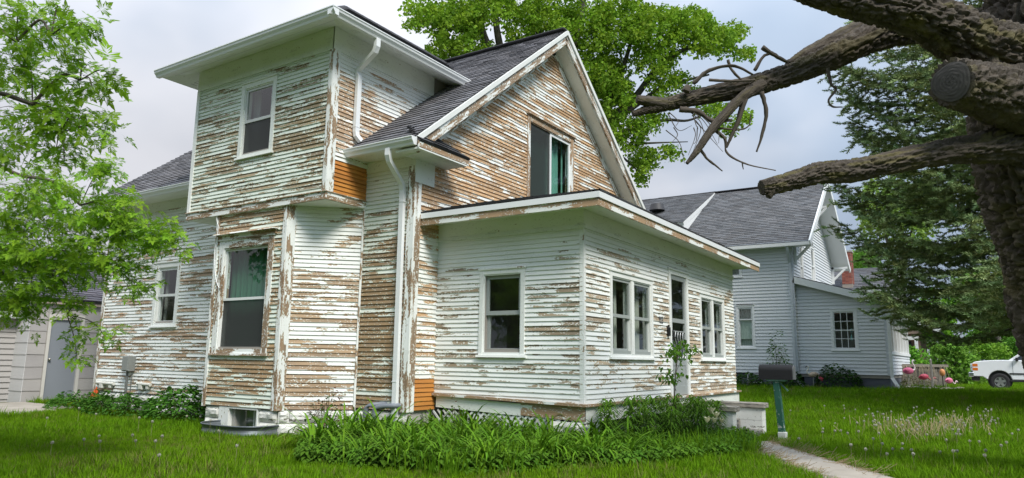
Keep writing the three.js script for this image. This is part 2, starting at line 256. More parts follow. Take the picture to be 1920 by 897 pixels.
// ---- windows ----
function hung(F, o, { kind = 'hung', casing = trimLight, sash = sashWhite, cas = 0.09, curtain, screen = true, glassU = glass, glassL = glass, split = 0.5, sill = true, label, deep = 0, fat = 0.04, parent = house } = {}) {
  const { u0, u1, v0, v1 } = o, g = [];
  g.push(F.box(u0, u0 + cas, v0, v1, 0.002, 0.034, V_), F.box(u1 - cas, u1, v0, v1, 0.002, 0.034, V_), F.box(u0 + cas, u1 - cas, v1 - cas, v1, 0.002, 0.032, H_), F.box(u0 - 0.015, u1 + 0.015, v1, v1 + 0.022, 0.002, 0.05, H_));
  // jambs, head and the board under the sash
  const a = u0 + cas, b = u1 - cas, c = v0 + cas * 0.55, d = v1 - cas;
  g.push(F.box(a - 0.001, a + 0.018, c, d, -0.11, 0.02, V_), F.box(b - 0.018, b + 0.001, c, d, -0.11, 0.02, V_), F.box(a, b, d - 0.018, d + 0.001, -0.11, 0.018, H_), F.box(a, b, v0, c, -0.11, 0.026, H_));
  const win = mesh('window', merge(g), casing, parent); if (label) win.userData.label = label;
  if (sill) mesh('sill', F.box(u0 - 0.03, u1 + 0.03, v0 - 0.035, v0, 0.002, 0.062, { ...H_, top: 0.055 }), casing, win);
  const i0 = a + 0.018, i1 = b - 0.018, j0 = c, j1 = d - 0.018;
  const sashAt = (x0, x1, y0, y1, n, gl, name) => {
    const s = mesh(name, merge([F.box(x0, x0 + fat, y0, y1, n - 0.03, n, V_), F.box(x1 - fat, x1, y0, y1, n - 0.03, n, V_), F.box(x0 + fat, x1 - fat, y0, y0 + fat * 1.2, n - 0.03, n - 0.001, H_), F.box(x0 + fat, x1 - fat, y1 - fat, y1, n - 0.03, n - 0.001, H_)]), sash, win);
    const f = new Faces(); f.quad(F.P(x0 + fat, y0 + fat, n - 0.015), F.P(x1 - fat, y0 + fat, n - 0.015), F.P(x1 - fat, y1 - fat, n - 0.015), F.P(x0 + fat, y1 - fat, n - 0.015)); mesh('pane', f.build(), gl, win); return s;
  };
  const m = mix(j0, j1, split), um = (i0 + i1) / 2;
  if (kind === 'hung') { sashAt(i0, i1, m - 0.02, j1, 0.004 - deep, glassU, 'upper_sash'); sashAt(i0, i1, j0, m + 0.02, -0.034 - deep, glassL, 'lower_sash');
    if (screen) { const f = new Faces(); f.quad(F.P(i0, j0, -0.012 - deep), F.P(i1, j0, -0.012 - deep), F.P(i1, m - 0.02, -0.012 - deep), F.P(i0, m - 0.02, -0.012 - deep)); mesh('insect_screen', f.build(), screenMesh, win); } }
  if (kind === 'slider') { sashAt(i0, um + 0.025, j0, j1, -0.03, glassL, 'sliding_sash'); sashAt(um - 0.025, i1, j0, j1, 0.004, glassU, 'fixed_sash'); const f = new Faces(); f.quad(F.P(i0, j0, -0.01), F.P(um - 0.03, j0, -0.01), F.P(um - 0.03, j1, -0.01), F.P(i0, j1, -0.01)); mesh('insect_screen', f.build(), screenMesh, win); }
  if (kind === 'pair') {
    mesh('mullion', F.box(um - 0.05, um + 0.05, j0, j1, -0.11, 0.03, V_), casing, win);
    for (const [x0, x1] of [[i0, um - 0.05], [um + 0.05, i1]]) { sashAt(x0, x1, m - 0.02, j1, 0.004, glassU, 'upper_sash'); sashAt(x0, x1, j0 + 0.035, m + 0.02, -0.03, glassL, 'lower_sash'); mesh('lower_rail', F.box(x0, x1, j0, j0 + 0.05, -0.1, 0.012, H_), sashGrey, win); }
  }
  if (curtain) { const f = new Faces(), n = 60, gap = curtain.gap; for (let i = 0; i < n; i++) { const t0 = i / n, t1 = (i + 1) / n; if (gap && !Array.isArray(gap[0]) && t0 > gap[0] && t0 < gap[1]) continue; if (gap && Array.isArray(gap[0]) && gap.some(([p, q]) => t0 > p && t0 < q)) continue; const w = (t) => -0.2 + 0.022 * Math.sin(t * 55) + 0.012 * Math.sin(t * 131 + 1), x0 = mix(a - 0.05, b + 0.05, t0), x1 = mix(a - 0.05, b + 0.05, t1); f.quad(F.P(x0, v0 - 0.1, w(t0)), F.P(x1, v0 - 0.1, w(t1)), F.P(x1, v1 + 0.05, w(t1)), F.P(x0, v1 + 0.05, w(t0))); } mesh('curtain', f.build(), curtain.mat, win); }
  return win;
}
const greenCloth = phys(0.055, 0.20, 0.115, 0.95, { transmission: 0.2, thickness: 0 }), tealCloth = phys(0.16, 0.42, 0.34, 0.95, { transmission: 0.2, thickness: 0 }), paleCloth = phys(0.62, 0.62, 0.56, 0.95, { transmission: 0.3, thickness: 0 }), greyCloth = std(0.30, 0.30, 0.29, 0.95);

// ---- main side wall behind the bay (towards the yard) ----
{
  const F = SF(XM, ZR), W = ZT1 - ZR, o = O(ZR + 1.887 - ZR, 2.724, 1.936, 3.161);
  const m = peel(W, 3.615, [[0.05, 0.06, 0.1], [0.10, 0.14, 0.16], [0.18, 0.22, 0.26], [0.2, 0.22, 0.28], [0.30, 0.20, 0.26], [0.16, 0.14, 0.10], [0.52, 0.44, 0.46], [0.40, 0.34, 0.36], [0.25, 0.22, 0.2]], { seed: 2, dirt: 0.3, wood: [0.40, 0.28, 0.175] });
  clapWall('side_wall', F, W, 0.64, 4.255, m, { open: [o] });
  hung(F, o, { casing: trimLight, screen: false, curtain: { mat: greyCloth, gap: [0.12, 0.99] } });
  mesh('frieze_board', F.box(-0.02, W, 4.25, 4.5, 0.001, 0.026, H_), trimClean, house);
  mesh('corner_board', merge([F.box(-0.03, 0.085, 0.6, 4.25, 0.001, 0.03, V_)]), trimMid, house);
}
// ---- bay: face, two canted sides ----
{
  const F = SF(XB, ZB1), W = ZB0 - ZB1, o = O(0.11, 1.482, 1.422, 3.246, 0.10);
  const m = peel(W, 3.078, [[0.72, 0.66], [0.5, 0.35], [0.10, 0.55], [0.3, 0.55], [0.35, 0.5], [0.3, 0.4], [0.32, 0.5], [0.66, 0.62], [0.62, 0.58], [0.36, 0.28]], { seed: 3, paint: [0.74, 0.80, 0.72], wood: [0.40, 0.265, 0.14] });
  clapWall('bay_wall', F, W, 0.612, 3.69, m, { open: [o] });
  hung(F, o, { casing: trimMid, cas: 0.125, split: 0.49, curtain: { mat: greenCloth }, fat: 0.035, deep: 0.02 });
  mesh('window_hood', merge([F.box(0.03, 1.57, 3.335, 3.36, 0.002, 0.125, { ...H_, top: 0.10 }), F.box(0.07, 1.53, 3.27, 3.335, 0.002, 0.05, H_)]), trimBare, house);
  const un = V3(0.787, 0, 0.844).normalize(), Lc = Math.hypot(0.787, 0.844), C1 = new Frame(V3(XB, 0, ZB0), un, V3(-un.z, 0, un.x));
  const mc = peel(Lc, 3.078, [[0.0, 0.0, 0.18], [0.05, 0.08, 0.35], [0.25, 0.28, 0.2], [0.42, 0.36, 0.30], [0.30, 0.25, 0.4], [0.40, 0.42, 0.5], [0.48, 0.44, 0.40], [0.66, 0.60, 0.52], [0.75, 0.72, 0.6], [0.55, 0.55, 0.4]], { seed: 4, wood: [0.40, 0.28, 0.17] });
  clapWall('bay_canted_wall', C1, Lc, 0.612, 3.69, mc, {});
  const u2 = V3(-0.787, 0, 0.836).normalize(), C2 = new Frame(V3(XM, 0, ZT1), u2, V3(-u2.z, 0, u2.x));
  clapWall('bay_canted_wall', C2, Math.hypot(0.787, 0.836), 0.612, 3.69, mc, {});
  mesh('corner_board', merge([F.box(W - 0.075, W + 0.012, 0.59, 3.69, 0.001, 0.036, V_)]), trimMid, house);
  mesh('corner_board', C1.box(0.005, 0.125, 0.59, 3.69, 0.001, 0.034, { ...V_, off: [0.4, 0.7] }), trimMid, house);
  mesh('corner_board', F.box(-0.015, 0.06, 0.585, 3.69, 0.001, 0.036, { ...V_, off: [0.2, 0.3] }), trimMid, house);
  mesh('corner_bead', C1.box(Lc - 0.035, Lc - 0.002, 0.6, 3.69, 0.001, 0.04, { ...V_, off: [0.1, 0.1] }), trimMid, house);
}
// ---- narrow side wall between the bay and the main corner ----
{
  const F = SF(XM, ZT0), W = ZF - ZT0;
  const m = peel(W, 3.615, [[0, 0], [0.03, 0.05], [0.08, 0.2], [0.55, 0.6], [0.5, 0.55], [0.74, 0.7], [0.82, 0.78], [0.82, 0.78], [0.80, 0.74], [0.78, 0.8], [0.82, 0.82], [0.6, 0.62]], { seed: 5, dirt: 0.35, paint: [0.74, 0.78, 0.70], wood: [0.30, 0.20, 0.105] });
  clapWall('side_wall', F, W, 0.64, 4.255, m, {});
  mesh('frieze_board', F.box(0, W + 0.03, 4.25, 4.52, 0.001, 0.028, H_), trimClean, house);
  mesh('corner_board', F.box(W - 0.10, W + 0.034, 0.62, 4.25, 0.001, 0.034, V_), trimMid, house);
}
// ---- upper storey over the bay ----
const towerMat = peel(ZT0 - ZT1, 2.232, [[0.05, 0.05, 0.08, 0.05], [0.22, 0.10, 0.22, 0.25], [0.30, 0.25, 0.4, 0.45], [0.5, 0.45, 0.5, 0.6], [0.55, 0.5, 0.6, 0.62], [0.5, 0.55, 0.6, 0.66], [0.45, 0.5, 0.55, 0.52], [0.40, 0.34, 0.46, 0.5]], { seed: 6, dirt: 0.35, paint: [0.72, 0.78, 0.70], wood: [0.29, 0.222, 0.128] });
{
  const F = SF(XT, ZT1), W = ZT0 - ZT1, o = O(1.27, 2.16, 4.613, 5.89, 0.075);
  clapWall('upper_side_wall', F, W, 3.809, 6.042, towerMat, { open: [o] });
  hung(F, o, { casing: trimClean, cas: 0.08, curtain: { mat: greyCloth, gap: [0.22, 0.99] }, sash: std(0.6, 0.62, 0.6, 0.5) });
  mesh('frieze_board', F.box(-0.02, W + 0.02, 6.036, 6.42, 0.001, 0.028, H_), trimClean, house);
  mesh('skirt_board', F.box(-0.03, W + 0.026, 3.688, 3.80, -0.03, 0.03, H_), trimMid, house);
  mesh('drip_edge', F.box(-0.04, W + 0.042, 3.80, 3.815, -0.02, 0.05, H_), trimBare, house);
  mesh('corner_board', F.box(W - 0.055, W + 0.02, 3.815, 6.036, 0.001, 0.034, V_), trimMid, house);
  mesh('corner_board', F.box(-0.02, 0.06, 3.815, 6.036, 0.001, 0.034, V_), trimLight, house);
  mesh('overhang_soffit', box(XM - XT, 0.03, W, (XM + XT) / 2, 3.70, (ZT0 + ZT1) / 2), trimClean, house);
  // street-facing side, cut off by the main roof
  const G = FF(ZT0, XT), xr = (y) => y < 4.56 ? XM : XE + (y - 4.53) / SL;
  const sh = new THREE.Shape([[0, 3.70], [XM - XT, 3.70], [XM - XT, 4.5], [xr(6.42) - XT, 6.42], [0, 6.42]].map((p) => new THREE.Vector2(...p)));
  const geo = new THREE.ExtrudeGeometry(sh, { depth: 0.1, bevelEnabled: false }).translate(XT, 0, ZT0 - 0.1);
  const mf = peel(2.45, 2.232, [[0.05, 0.03, 0.08, 0.1], [0.55, 0.25, 0.2, 0.3], [0.62, 0.42, 0.5, 0.5], [0.78, 0.55, 0.6, 0.5], [0.66, 0.8, 0.6, 0.5], [0.8, 0.85, 0.6, 0.5], [0.02, 0.02, 0.5, 0.5], [0.02, 0.02, 0.5, 0.5]], { seed: 7, wood: [0.46, 0.31, 0.19] });
  clapWall('upper_street_wall', G, 2.45, 3.809, 6.042, mf, { geo, uv: [2.45, 2.232], clip: (v) => [0, xr(v) - XT], pick: (v, u) => v < 4.33 ? cedar : null });
  mesh('frieze_board', G.box(-0.028, xr(6.05) - XT, 6.036, 6.42, 0.001, 0.027, H_), trimClean, house);
  mesh('skirt_board', G.box(-0.027, XM - XT, 3.690, 3.7985, -0.03, 0.029, H_), trimMid, house);
  mesh('drip_edge', G.box(-0.045, XM - XT, 3.8005, 3.813, -0.02, 0.046, H_), trimBare, house);
  mesh('corner_board', G.box(-0.030, 0.115, 3.815, 6.036, 0.001, 0.033, { ...V_, off: [0.3, 0.5] }), trimMid, house);
  // far side of the upper storey, towards the back yard
  const sh2 = new THREE.ExtrudeGeometry(sh, { depth: 0.1, bevelEnabled: false }).translate(XT, 0, ZT1);
  mesh('upper_back_wall', sh2, trimLight, house);
}
// ---- gable wall facing the street ----
{
  const F = FF(ZF, XM), W = XMR - XM, o = O(2.521 - XM, 4.354 - XM, 4.16, 6.012, 0.1);
  const sh = new THREE.Shape([[XM, 0.62], [XMR, 0.62], [XMR, yRoof(XMR) - 0.06], [XRG, yRoof(XRG) - 0.06], [XM, yRoof(XM) - 0.06]].map((p) => new THREE.Vector2(...p)));
  const hole = (x0, x1, y0, y1) => sh.holes.push(new THREE.Path([[x0, y0], [x0, y1], [x1, y1], [x1, y0]].map((p) => new THREE.Vector2(...p))));
  hole(2.521 + 0.1, 4.354 - 0.1, 4.26, 5.912);
  const geo = new THREE.ExtrudeGeometry(sh, { depth: 0.12, bevelEnabled: false }).translate(0, 0, ZF - 0.12);
  const m = peel(W, 7.3, [[0.7, 0.7, 0.7, 0.68, 0.7, 0.7], [0.7, 0.7, 0.66, 0.62, 0.7, 0.7], [0.7, 0.62, 0.58, 0.62, 0.66, 0.7], [0.66, 0.56, 0.62, 0.66, 0.68, 0.7], [0.74, 0.74, 0.82, 0.7, 0.7, 0.7], [0.86, 0.80, 0.7, 0.7, 0.7, 0.7], [0.42, 0.5, 0.5, 0.5, 0.5, 0.5], [0.5, 0.5, 0.5, 0.5, 0.5, 0.5], [0.36, 0.5, 0.5, 0.5, 0.5, 0.5], [0.46, 0.5, 0.5, 0.5, 0.5, 0.5]], { seed: 8, wood: TAN, pxu: 130, pxv: 210 });
  const fr = 0.27, clip = (v) => { const y = v; let a = 0, b = W; const need = y + fr; if (need > yRoof(XM)) { a = XE + (need - 4.53) / SL - XM; b = 2 * XRG - XE - (need - 4.53) / SL - XM; } return [a, b]; };
  const porch = { u0: 0 - XM - 0.03 + 0.005, u1: WP - XM, v0: 0, v1: 3.5 };
  clapWall('gable_wall', F, W, 0.64, 7.94, m, { geo, uv: [W, 7.3], clip, open: [o, porch], pick: (v, u) => v < 1.085 && u < 0.62 ? cedar : null });
  hung(F, o, { kind: 'slider', casing: trimBare, cas: 0.1, sash: vinyl, curtain: { mat: tealCloth, gap: [0.86, 0.93] }, fat: 0.05 });
  mesh('window_crown', F.box(o.u0 - 0.04, o.u1 + 0.06, o.v1 + 0.02, o.v1 + 0.06, 0.002, 0.075, H_), trimBare, house);
  mesh('corner_board', F.box(0.0005, 0.125, 0.62, 4.25, 0.001, 0.034, { ...V_, off: [0.6, 0.2] }), trimMid, house);
}
// ---- porch ----
{
  const S = SF(0, ZF), WS = -ZF, o = O(0.831, 1.6155, 1.45, 2.677);
  const ms = peel(WS, 2.37, [[0, 0, 0, 0], [0.01, 0.01, 0.01, 0.02], [0.04, 0.04, 0.03, 0.12], [0.28, 0.05, 0.02, 0.20], [0.30, 0.10, 0.05, 0.22], [0.24, 0.14, 0.1, 0.42], [0.18, 0.16, 0.1, 0.56], [0.20, 0.12, 0.2, 0.42], [0.34, 0.26, 0.28, 0.36], [0.20, 0.22, 0.30, 0.26], [0.12, 0.36, 0.28, 0.16], [0.2, 0.30, 0.22, 0.18]], { seed: 9, wood: [0.31, 0.24, 0.16] });
  clapWall('porch_side_wall', S, WS, 0.82, 3.19, ms, { open: [o] });
  hung(S, o, { casing: trimLight, sash: sashGrey, cas: 0.065, fat: 0.05, deep: 0.03, screen: false });
  const F = FF(0, 0), o1 = O(0.775, 2.355, 1.45, 2.677), o2 = O(4.66, 6.155, 1.45, 2.677), od = O(3.08, 4.02, 0.82, 2.96, 0.06);
  const mf = peel(WP, 2.37, [[0.01, 0.01, 0.01, 0.02, 0.02, 0.02, 0.02, 0.05], [0.08, 0.14, 0.05, 0.14, 0.05, 0.05, 0.08, 0.14], [0.30, 0.30, 0.26, 0.36, 0.28, 0.24, 0.28, 0.38], [0.34, 0.3, 0.3, 0.34, 0.4, 0.46, 0.42, 0.44], [0.30, 0.3, 0.3, 0.34, 0.40, 0.52, 0.5, 0.48], [0.34, 0.3, 0.3, 0.4, 0.44, 0.52, 0.5, 0.48], [0.2, 0.3, 0.3, 0.44, 0.5, 0.52, 0.5, 0.46], [0.2, 0.42, 0.40, 0.5, 0.5, 0.56, 0.66, 0.5], [0.30, 0.34, 0.30, 0.36, 0.5, 0.5, 0.52, 0.46], [0.18, 0.28, 0.32, 0.34, 0.5, 0.56, 0.55, 0.5], [0.12, 0.2, 0.22, 0.26, 0.4, 0.5, 0.52, 0.5]], { seed: 10, wood: [0.42, 0.33, 0.225] });
  clapWall('porch_street_wall', F, WP, 0.82, 3.19, mf, { open: [o1, o2, od], maxLen: 3.4 });
  hung(F, o1, { kind: 'pair', casing: trimLight, sash: sashGrey, cas: 0.07, curtain: { mat: paleCloth, gap: [[-0.1, 0.34], [0.44, 0.84]] } });
  hung(F, o2, { kind: 'pair', casing: trimLight, sash: sashGrey, cas: 0.07, curtain: { mat: paleCloth, gap: [[-0.1, 0.3], [0.38, 0.86]] } });
  // corner beads, moulding and frieze round the porch
  mesh('corner_board', merge([S.box(WS - 0.045, WS + 0.021, 0.80, 3.19, 0.001, 0.021, V_), F.box(0.0005, 0.045, 0.80, 3.19, 0.001, 0.020, V_)]), trimLight, house);
  mesh('frieze_board', merge([S.box(0, WS + 0.02, 3.22, 3.45, 0.001, 0.022, H_), F.box(0.0005, WP, 3.22, 3.45, 0.001, 0.0215, H_)]), trimClean, house);
  mesh('frieze_moulding', merge([S.box(0, WS + 0.045, 3.165, 3.222, 0.001, 0.045, { ...H_, top: 0.03 }), F.box(0.0005, WP + 0.02, 3.165, 3.222, 0.001, 0.0445, { ...H_, top: 0.03 })]), trimClean, house);
  // door
  const dc = mesh('door_casing', merge([F.box(3.08, 3.165, 0.82, 2.96, 0.002, 0.034, V_), F.box(3.935, 4.02, 0.82, 2.96, 0.002, 0.034, V_), F.box(3.165, 3.935, 2.885, 2.96, 0.002, 0.032, H_), F.box(3.05, 4.05, 2.96, 2.985, 0.002, 0.055, H_)]), trimLight, house);
  const alum = std(0.42, 0.45, 0.44, 0.45, { metalness: 0.25 });
  const dr = mesh('storm_door', merge([F.box(3.165, 3.25, 0.83, 2.885, -0.02, 0.012, V_), F.box(3.85, 3.935, 0.83, 2.885, -0.02, 0.012, V_), F.box(3.25, 3.85, 2.80, 2.885, -0.02, 0.011, H_), F.box(3.25, 3.85, 2.06, 2.13, -0.02, 0.011, H_), F.box(3.25, 3.85, 1.33, 1.42, -0.02, 0.011, H_), F.box(3.25, 3.85, 0.83, 0.98, -0.02, 0.011, H_), F.box(3.25, 3.85, 0.98, 1.33, -0.02, 0.002, H_)]), alum, house);
  for (const [a, b] of [[1.42, 2.06], [2.13, 2.80]]) { const f = new Faces(); f.quad(F.P(3.25, a, -0.005), F.P(3.85, a, -0.005), F.P(3.85, b, -0.005), F.P(3.25, b, -0.005)); mesh('pane', f.build(), glass, dr); }
  const scroll = []; for (let k = 0; k < 5; k++) { const x = 3.29 + k * 0.12, c = []; for (let t = 0; t <= 1.001; t += 0.1) c.push(F.P(x + 0.06 * Math.sin(t * 6.0) + 0.05 * (1 - t), 1.44 + t * 0.46, 0.013)); scroll.push(limb(c, [0.007, 0.007], { rad: 5, per: 2 })); } scroll.push(rod(F.P(3.24, 1.91, 0.014), F.P(3.86, 1.91, 0.014), 0.008, 6));
  mesh('scrollwork_guard', merge(scroll), std(0.62, 0.64, 0.64, 0.35, { metalness: 0.4 }), dr);
  mesh('door_handle', merge([rbox(0.035, 0.16, 0.03, 0.01, 3.205, 1.84, 0.03), rbox(0.09, 0.025, 0.03, 0.01, 3.235, 1.80, 0.055)]), std(0.02, 0.02, 0.02, 0.4), dr);
  // inner room of the porch: floor, ceiling
  mesh('porch_floor', box(WP - 0.24, 0.1, -ZF - 0.14, WP / 2, 0.74, ZF / 2), room, house);
  mesh('porch_ceiling', box(WP - 0.24, 0.06, -ZF - 0.14, WP / 2, 3.5, ZF / 2), trimClean, house);
  mesh('porch_far_wall', box(0.12, 2.7, -ZF, WP - 0.06, 2.13, ZF / 2), trimLight, house);
  // ledge and skirt boards; the side one sags towards the corner
  const sk = S.box(-0.02, WS + 0.03, 0.60, 0.79, 0.0, 0.024, { ...H_, drop: 0.08 });
  mesh('skirt_board', S.box(0.07, WS * 0.62, 0.625, 0.79, -0.01, 0.026, { ...H_, drop: 0.05 }), trimClean, house);
  mesh('skirt_board', S.box(WS * 0.62 + 0.002, WS + 0.03, 0.60, 0.79, -0.01, 0.025, { ...H_, drop: 0.035 }), trimBare, house);
  mesh('water_table', S.box(0.02, WS + 0.06, 0.79, 0.825, -0.01, 0.075, { ...H_, drop: 0.055 }), trimBare, house);
  mesh('water_table', F.box(-0.06, WP + 0.14, 0.79, 0.822, -0.01, 0.078, H_), trimBare, house);
  mesh('skirt_board', F.box(-0.02, WP + 0.12, 0.58, 0.79, -0.01, 0.03, H_), trimClean, house);
  // porch eave: soffit, wood fascia, metal drip edge
  const e = 0.466, so = [[-e, e], [WP + e, e], [WP + e, ZF], [-e, ZF]];
  mesh('porch_soffit', box(WP + 2 * e - 0.02, 0.02, -ZF + e - 0.01, WP / 2, 3.44, (ZF + e) / 2 - 0.005), trimClean, house);
  const FS = SF(-e, ZF), FFr = FF(e, -e);
  mesh('fascia_board', merge([FS.box(0, -ZF + e, 3.355, 3.475, -0.03, 0, H_), FFr.box(0.001, WP + 2 * e, 3.355, 3.475, -0.03, -0.0005, H_)]), trimBare, house);
  mesh('drip_edge', merge([FS.box(0, -ZF + e + 0.02, 3.455, 3.535, -0.035, 0.02, H_), FFr.box(-0.0195, WP + 2 * e, 3.455, 3.535, -0.035, 0.0195, H_)]), whiteMetal, house);
}
// ---- plain outer walls out of view, floors and ceilings that close the house ----
mesh('back_wall', new THREE.ExtrudeGeometry(new THREE.Shape([[XM, 0.2], [XMR, 0.2], [XMR, yRoof(XMR) - 0.06], [XRG, yRoof(XRG) - 0.06], [XM, yRoof(XM) - 0.06]].map((p) => new THREE.Vector2(...p))), { depth: 0.12, bevelEnabled: false }).translate(0, 0, ZR), trimLight, house);
mesh('far_side_wall', box(0.12, 3.95, ZF - ZR - 0.26, XMR - 0.06, 2.5, (ZF + ZR) / 2), trimLight, house);
mesh('ground_floor', box(XMR - XM - 0.3, 0.1, ZF - ZR - 0.3, (XM + XMR) / 2, 0.66, (ZF + ZR) / 2), room, house);
mesh('upper_floor', box(XMR - XM - 0.3, 0.14, ZF - ZR - 0.3, (XM + XMR) / 2, 3.74, (ZF + ZR) / 2), room, house);
mesh('bay_floor', box(0.7, 0.06, 1.6, -0.98, 0.64, -5.25), room, house);
// ---- shingled roofs ----
const asphalt = tex(256, 256, (i, j) => { const s = 0.55 + 0.45 * h2(i, j) + 0.25 * (fbm(i * 0.05, j * 0.05, 3) - 0.5); return [s, s, s]; }), shingleMat = new THREE.MeshStandardMaterial({ color: 0xffffff, map: asphalt, bumpMap: asphalt, bumpScale: 0.002, roughness: 0.95, vertexColors: true });
// pts: eave start, eave end, then the rest of the flat polygon; tabs are laid in courses
function shingles(pts, parent, { exp = 0.135, tab = 0.31, base = [0.085, 0.085, 0.095], seed = 1, name = 'shingles' } = {}) {
  const R = rng(seed), o = pts[0], u = pts[1].clone().sub(o).normalize(), n = u.clone().cross(pts[pts.length - 1].clone().sub(o)).normalize(); if (n.y < 0) n.negate(); const s = n.clone().cross(u).normalize(); if (s.y < 0) s.negate();
  const q = pts.map((p) => [p.clone().sub(o).dot(u), p.clone().sub(o).dot(s)]), top = Math.max(...q.map((p) => p[1])), f = new Faces();
  const row = (y) => { let a = 1e9, b = -1e9; for (let i = 0; i < q.length; i++) { const [x0, y0] = q[i], [x1, y1] = q[(i + 1) % q.length]; if ((y0 <= y && y1 > y) || (y1 <= y && y0 > y)) { const x = x0 + (x1 - x0) * (y - y0) / (y1 - y0); a = Math.min(a, x); b = Math.max(b, x); } } return [a, b]; };
  const P = (x, y, k) => o.clone().addScaledVector(u, x).addScaledVector(s, y).addScaledVector(n, k);
  for (let y = 0, r = 0; y < top; y += exp, r++) {
    const [a, b] = row(Math.min(top - 0.001, y + exp * 0.4)); if (b - a < 0.03) continue; const off = (r % 2) * tab * 0.5 + R() * 0.1;
    for (let x = a - off; x < b; x += tab) {
      const x0 = Math.max(a, x + 0.003), x1 = Math.min(b, x + tab - 0.003); if (x1 - x0 < 0.01) continue;
      const k = 0.72 + 0.56 * R(), wm = (R() - 0.5) * 0.014, c = [base[0] * k + wm * 0.6, base[1] * k, base[2] * k - wm * 0.5], h = 0.016 + R() * 0.008, dy = (R() - 0.5) * 0.008, t = (R() < 0.06 ? 0.008 : 0), y1 = Math.min(top, y + exp * 1.08);
      const uv = [[x0 * 2, y * 2], [x1 * 2, y * 2], [x1 * 2, y1 * 2], [x0 * 2, y1 * 2]];
      f.quad(P(x0, y + dy, h + t), P(x1, y + dy, h), P(x1, y1, 0.003), P(x0, y1, 0.003), uv, c);
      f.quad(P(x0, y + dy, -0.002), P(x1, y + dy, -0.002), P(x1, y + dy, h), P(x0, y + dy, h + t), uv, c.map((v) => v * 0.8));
    }
  }
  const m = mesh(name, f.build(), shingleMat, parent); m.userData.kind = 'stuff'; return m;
}
function slab(pts, th = 0.05) { const f = new Faces(), n = pts[1].clone().sub(pts[0]).cross(pts[2].clone().sub(pts[0])).normalize(); if (n.y < 0) n.negate(); const lo = pts.map((p) => p.clone().addScaledVector(n, -th)); for (let i = 1; i + 1 < pts.length; i++) { f.tri(pts[0], pts[i], pts[i + 1]); f.tri(lo[0], lo[i + 1], lo[i]); } for (let i = 0; i < pts.length; i++) { const j = (i + 1) % pts.length; f.quad(lo[i], lo[j], pts[j], pts[i]); } return f.build(); }
const ZK = -2.20, ZKR = -11.40, yT = 6.34, zc = (ZT0 + ZT1) / 2, et = 0.471;
const roof = mesh('roof', merge([slab([V3(XE, 4.53, ZK), V3(XE, 4.53, ZKR), V3(XRG, yRoof(XRG), ZKR), V3(XRG, yRoof(XRG), ZK)]), slab([V3(2 * XRG - XE, 4.53, ZK), V3(2 * XRG - XE, 4.53, ZKR), V3(XRG, yRoof(XRG), ZKR), V3(XRG, yRoof(XRG), ZK)])]), trimClean, house);
shingles([V3(XE - 0.03, 4.52, ZKR - 0.02), V3(XE - 0.03, 4.52, ZK + 0.02), V3(XRG, yRoof(XRG) + 0.012, ZK + 0.02), V3(XRG, yRoof(XRG) + 0.012, ZKR - 0.02)], roof, { seed: 31, base: [0.205, 0.20, 0.212] });
shingles([V3(2 * XRG - XE, 4.535, ZK + 0.02), V3(2 * XRG - XE, 4.535, ZKR), V3(XRG, yRoof(XRG) + 0.012, ZKR), V3(XRG, yRoof(XRG) + 0.012, ZK + 0.02)], roof, { seed: 32, base: [0.205, 0.20, 0.212] });
mesh('ridge_cap', merge(Array.from({ length: 36 }, (_, i) => box(0.30, 0.012, 0.25, XRG, yRoof(XRG) + 0.012 + (i % 2) * 0.004, ZK - 0.1 - i * 0.25))), std(0.11, 0.11, 0.12, 0.95), roof);
{
  const x0 = XT - et, z0 = ZT0 + et, z1 = ZT1 - et, yA = 7.94, xa = 0.29, xe = XE + (yT - 4.53) / SL, xb = XE + (yA - 4.53) / SL;
  const A = V3(x0, yT, z0), B = V3(x0, yT, z1), T = V3(xa, yA, zc), E = V3(xe, yT, z0), E2 = V3(xe, yT, z1), G = V3(xb, yA, zc);
  const tr = mesh('upper_roof', merge([slab([A, B, T], 0.03), slab([A, E, G, T], 0.03), slab([B, E2, G, T], 0.03)]), std(0.08, 0.08, 0.085, 0.9), house);
  const up = (p) => p.clone().add(V3(0, 0.012, 0));
  shingles([up(B), up(A), up(T)], tr, { seed: 33, base: [0.062, 0.062, 0.066] }); shingles([up(A), up(E), up(G), up(T)], tr, { seed: 34, base: [0.062, 0.062, 0.066] }); shingles([up(E2), up(B), up(T), up(G)], tr, { seed: 35, base: [0.062, 0.062, 0.066] });
  const caps = []; for (const [p, q] of [[A, T], [B, T], [T, G]]) { const n = Math.floor(p.distanceTo(q) / 0.2); for (let i = 0; i < n; i++) { const a = p.clone().lerp(q, i / n), b = p.clone().lerp(q, (i + 1.12) / n); caps.push(limb([a.add(V3(0, 0.02, 0)), b.add(V3(0, 0.028, 0))], [0.075, 0.065], { rad: 8, per: 1 }).translate(0, -0.035, 0)); } } mesh('hip_cap', merge(caps), std(0.06, 0.06, 0.065, 0.95), tr);
  // soffit slopes from the frieze down to the gutter
  const f = new Faces(), y0 = 6.41, y1 = 6.25; const W = (x, y, z) => V3(x, y, z);
  f.quad(W(XT, y0, ZT0), W(XT, y0, ZT1), W(x0, y1, z1), W(x0, y1, z0)); f.quad(W(XT, y0, ZT0), W(x0, y1, z0), W(xe, y1, z0), W(xe, y0, ZT0)); f.quad(W(XT, y0, ZT1), W(xe, y0, ZT1), W(xe, y1, z1), W(x0, y1, z1));
  mesh('eave_soffit', f.build(), trimClean, house);
}
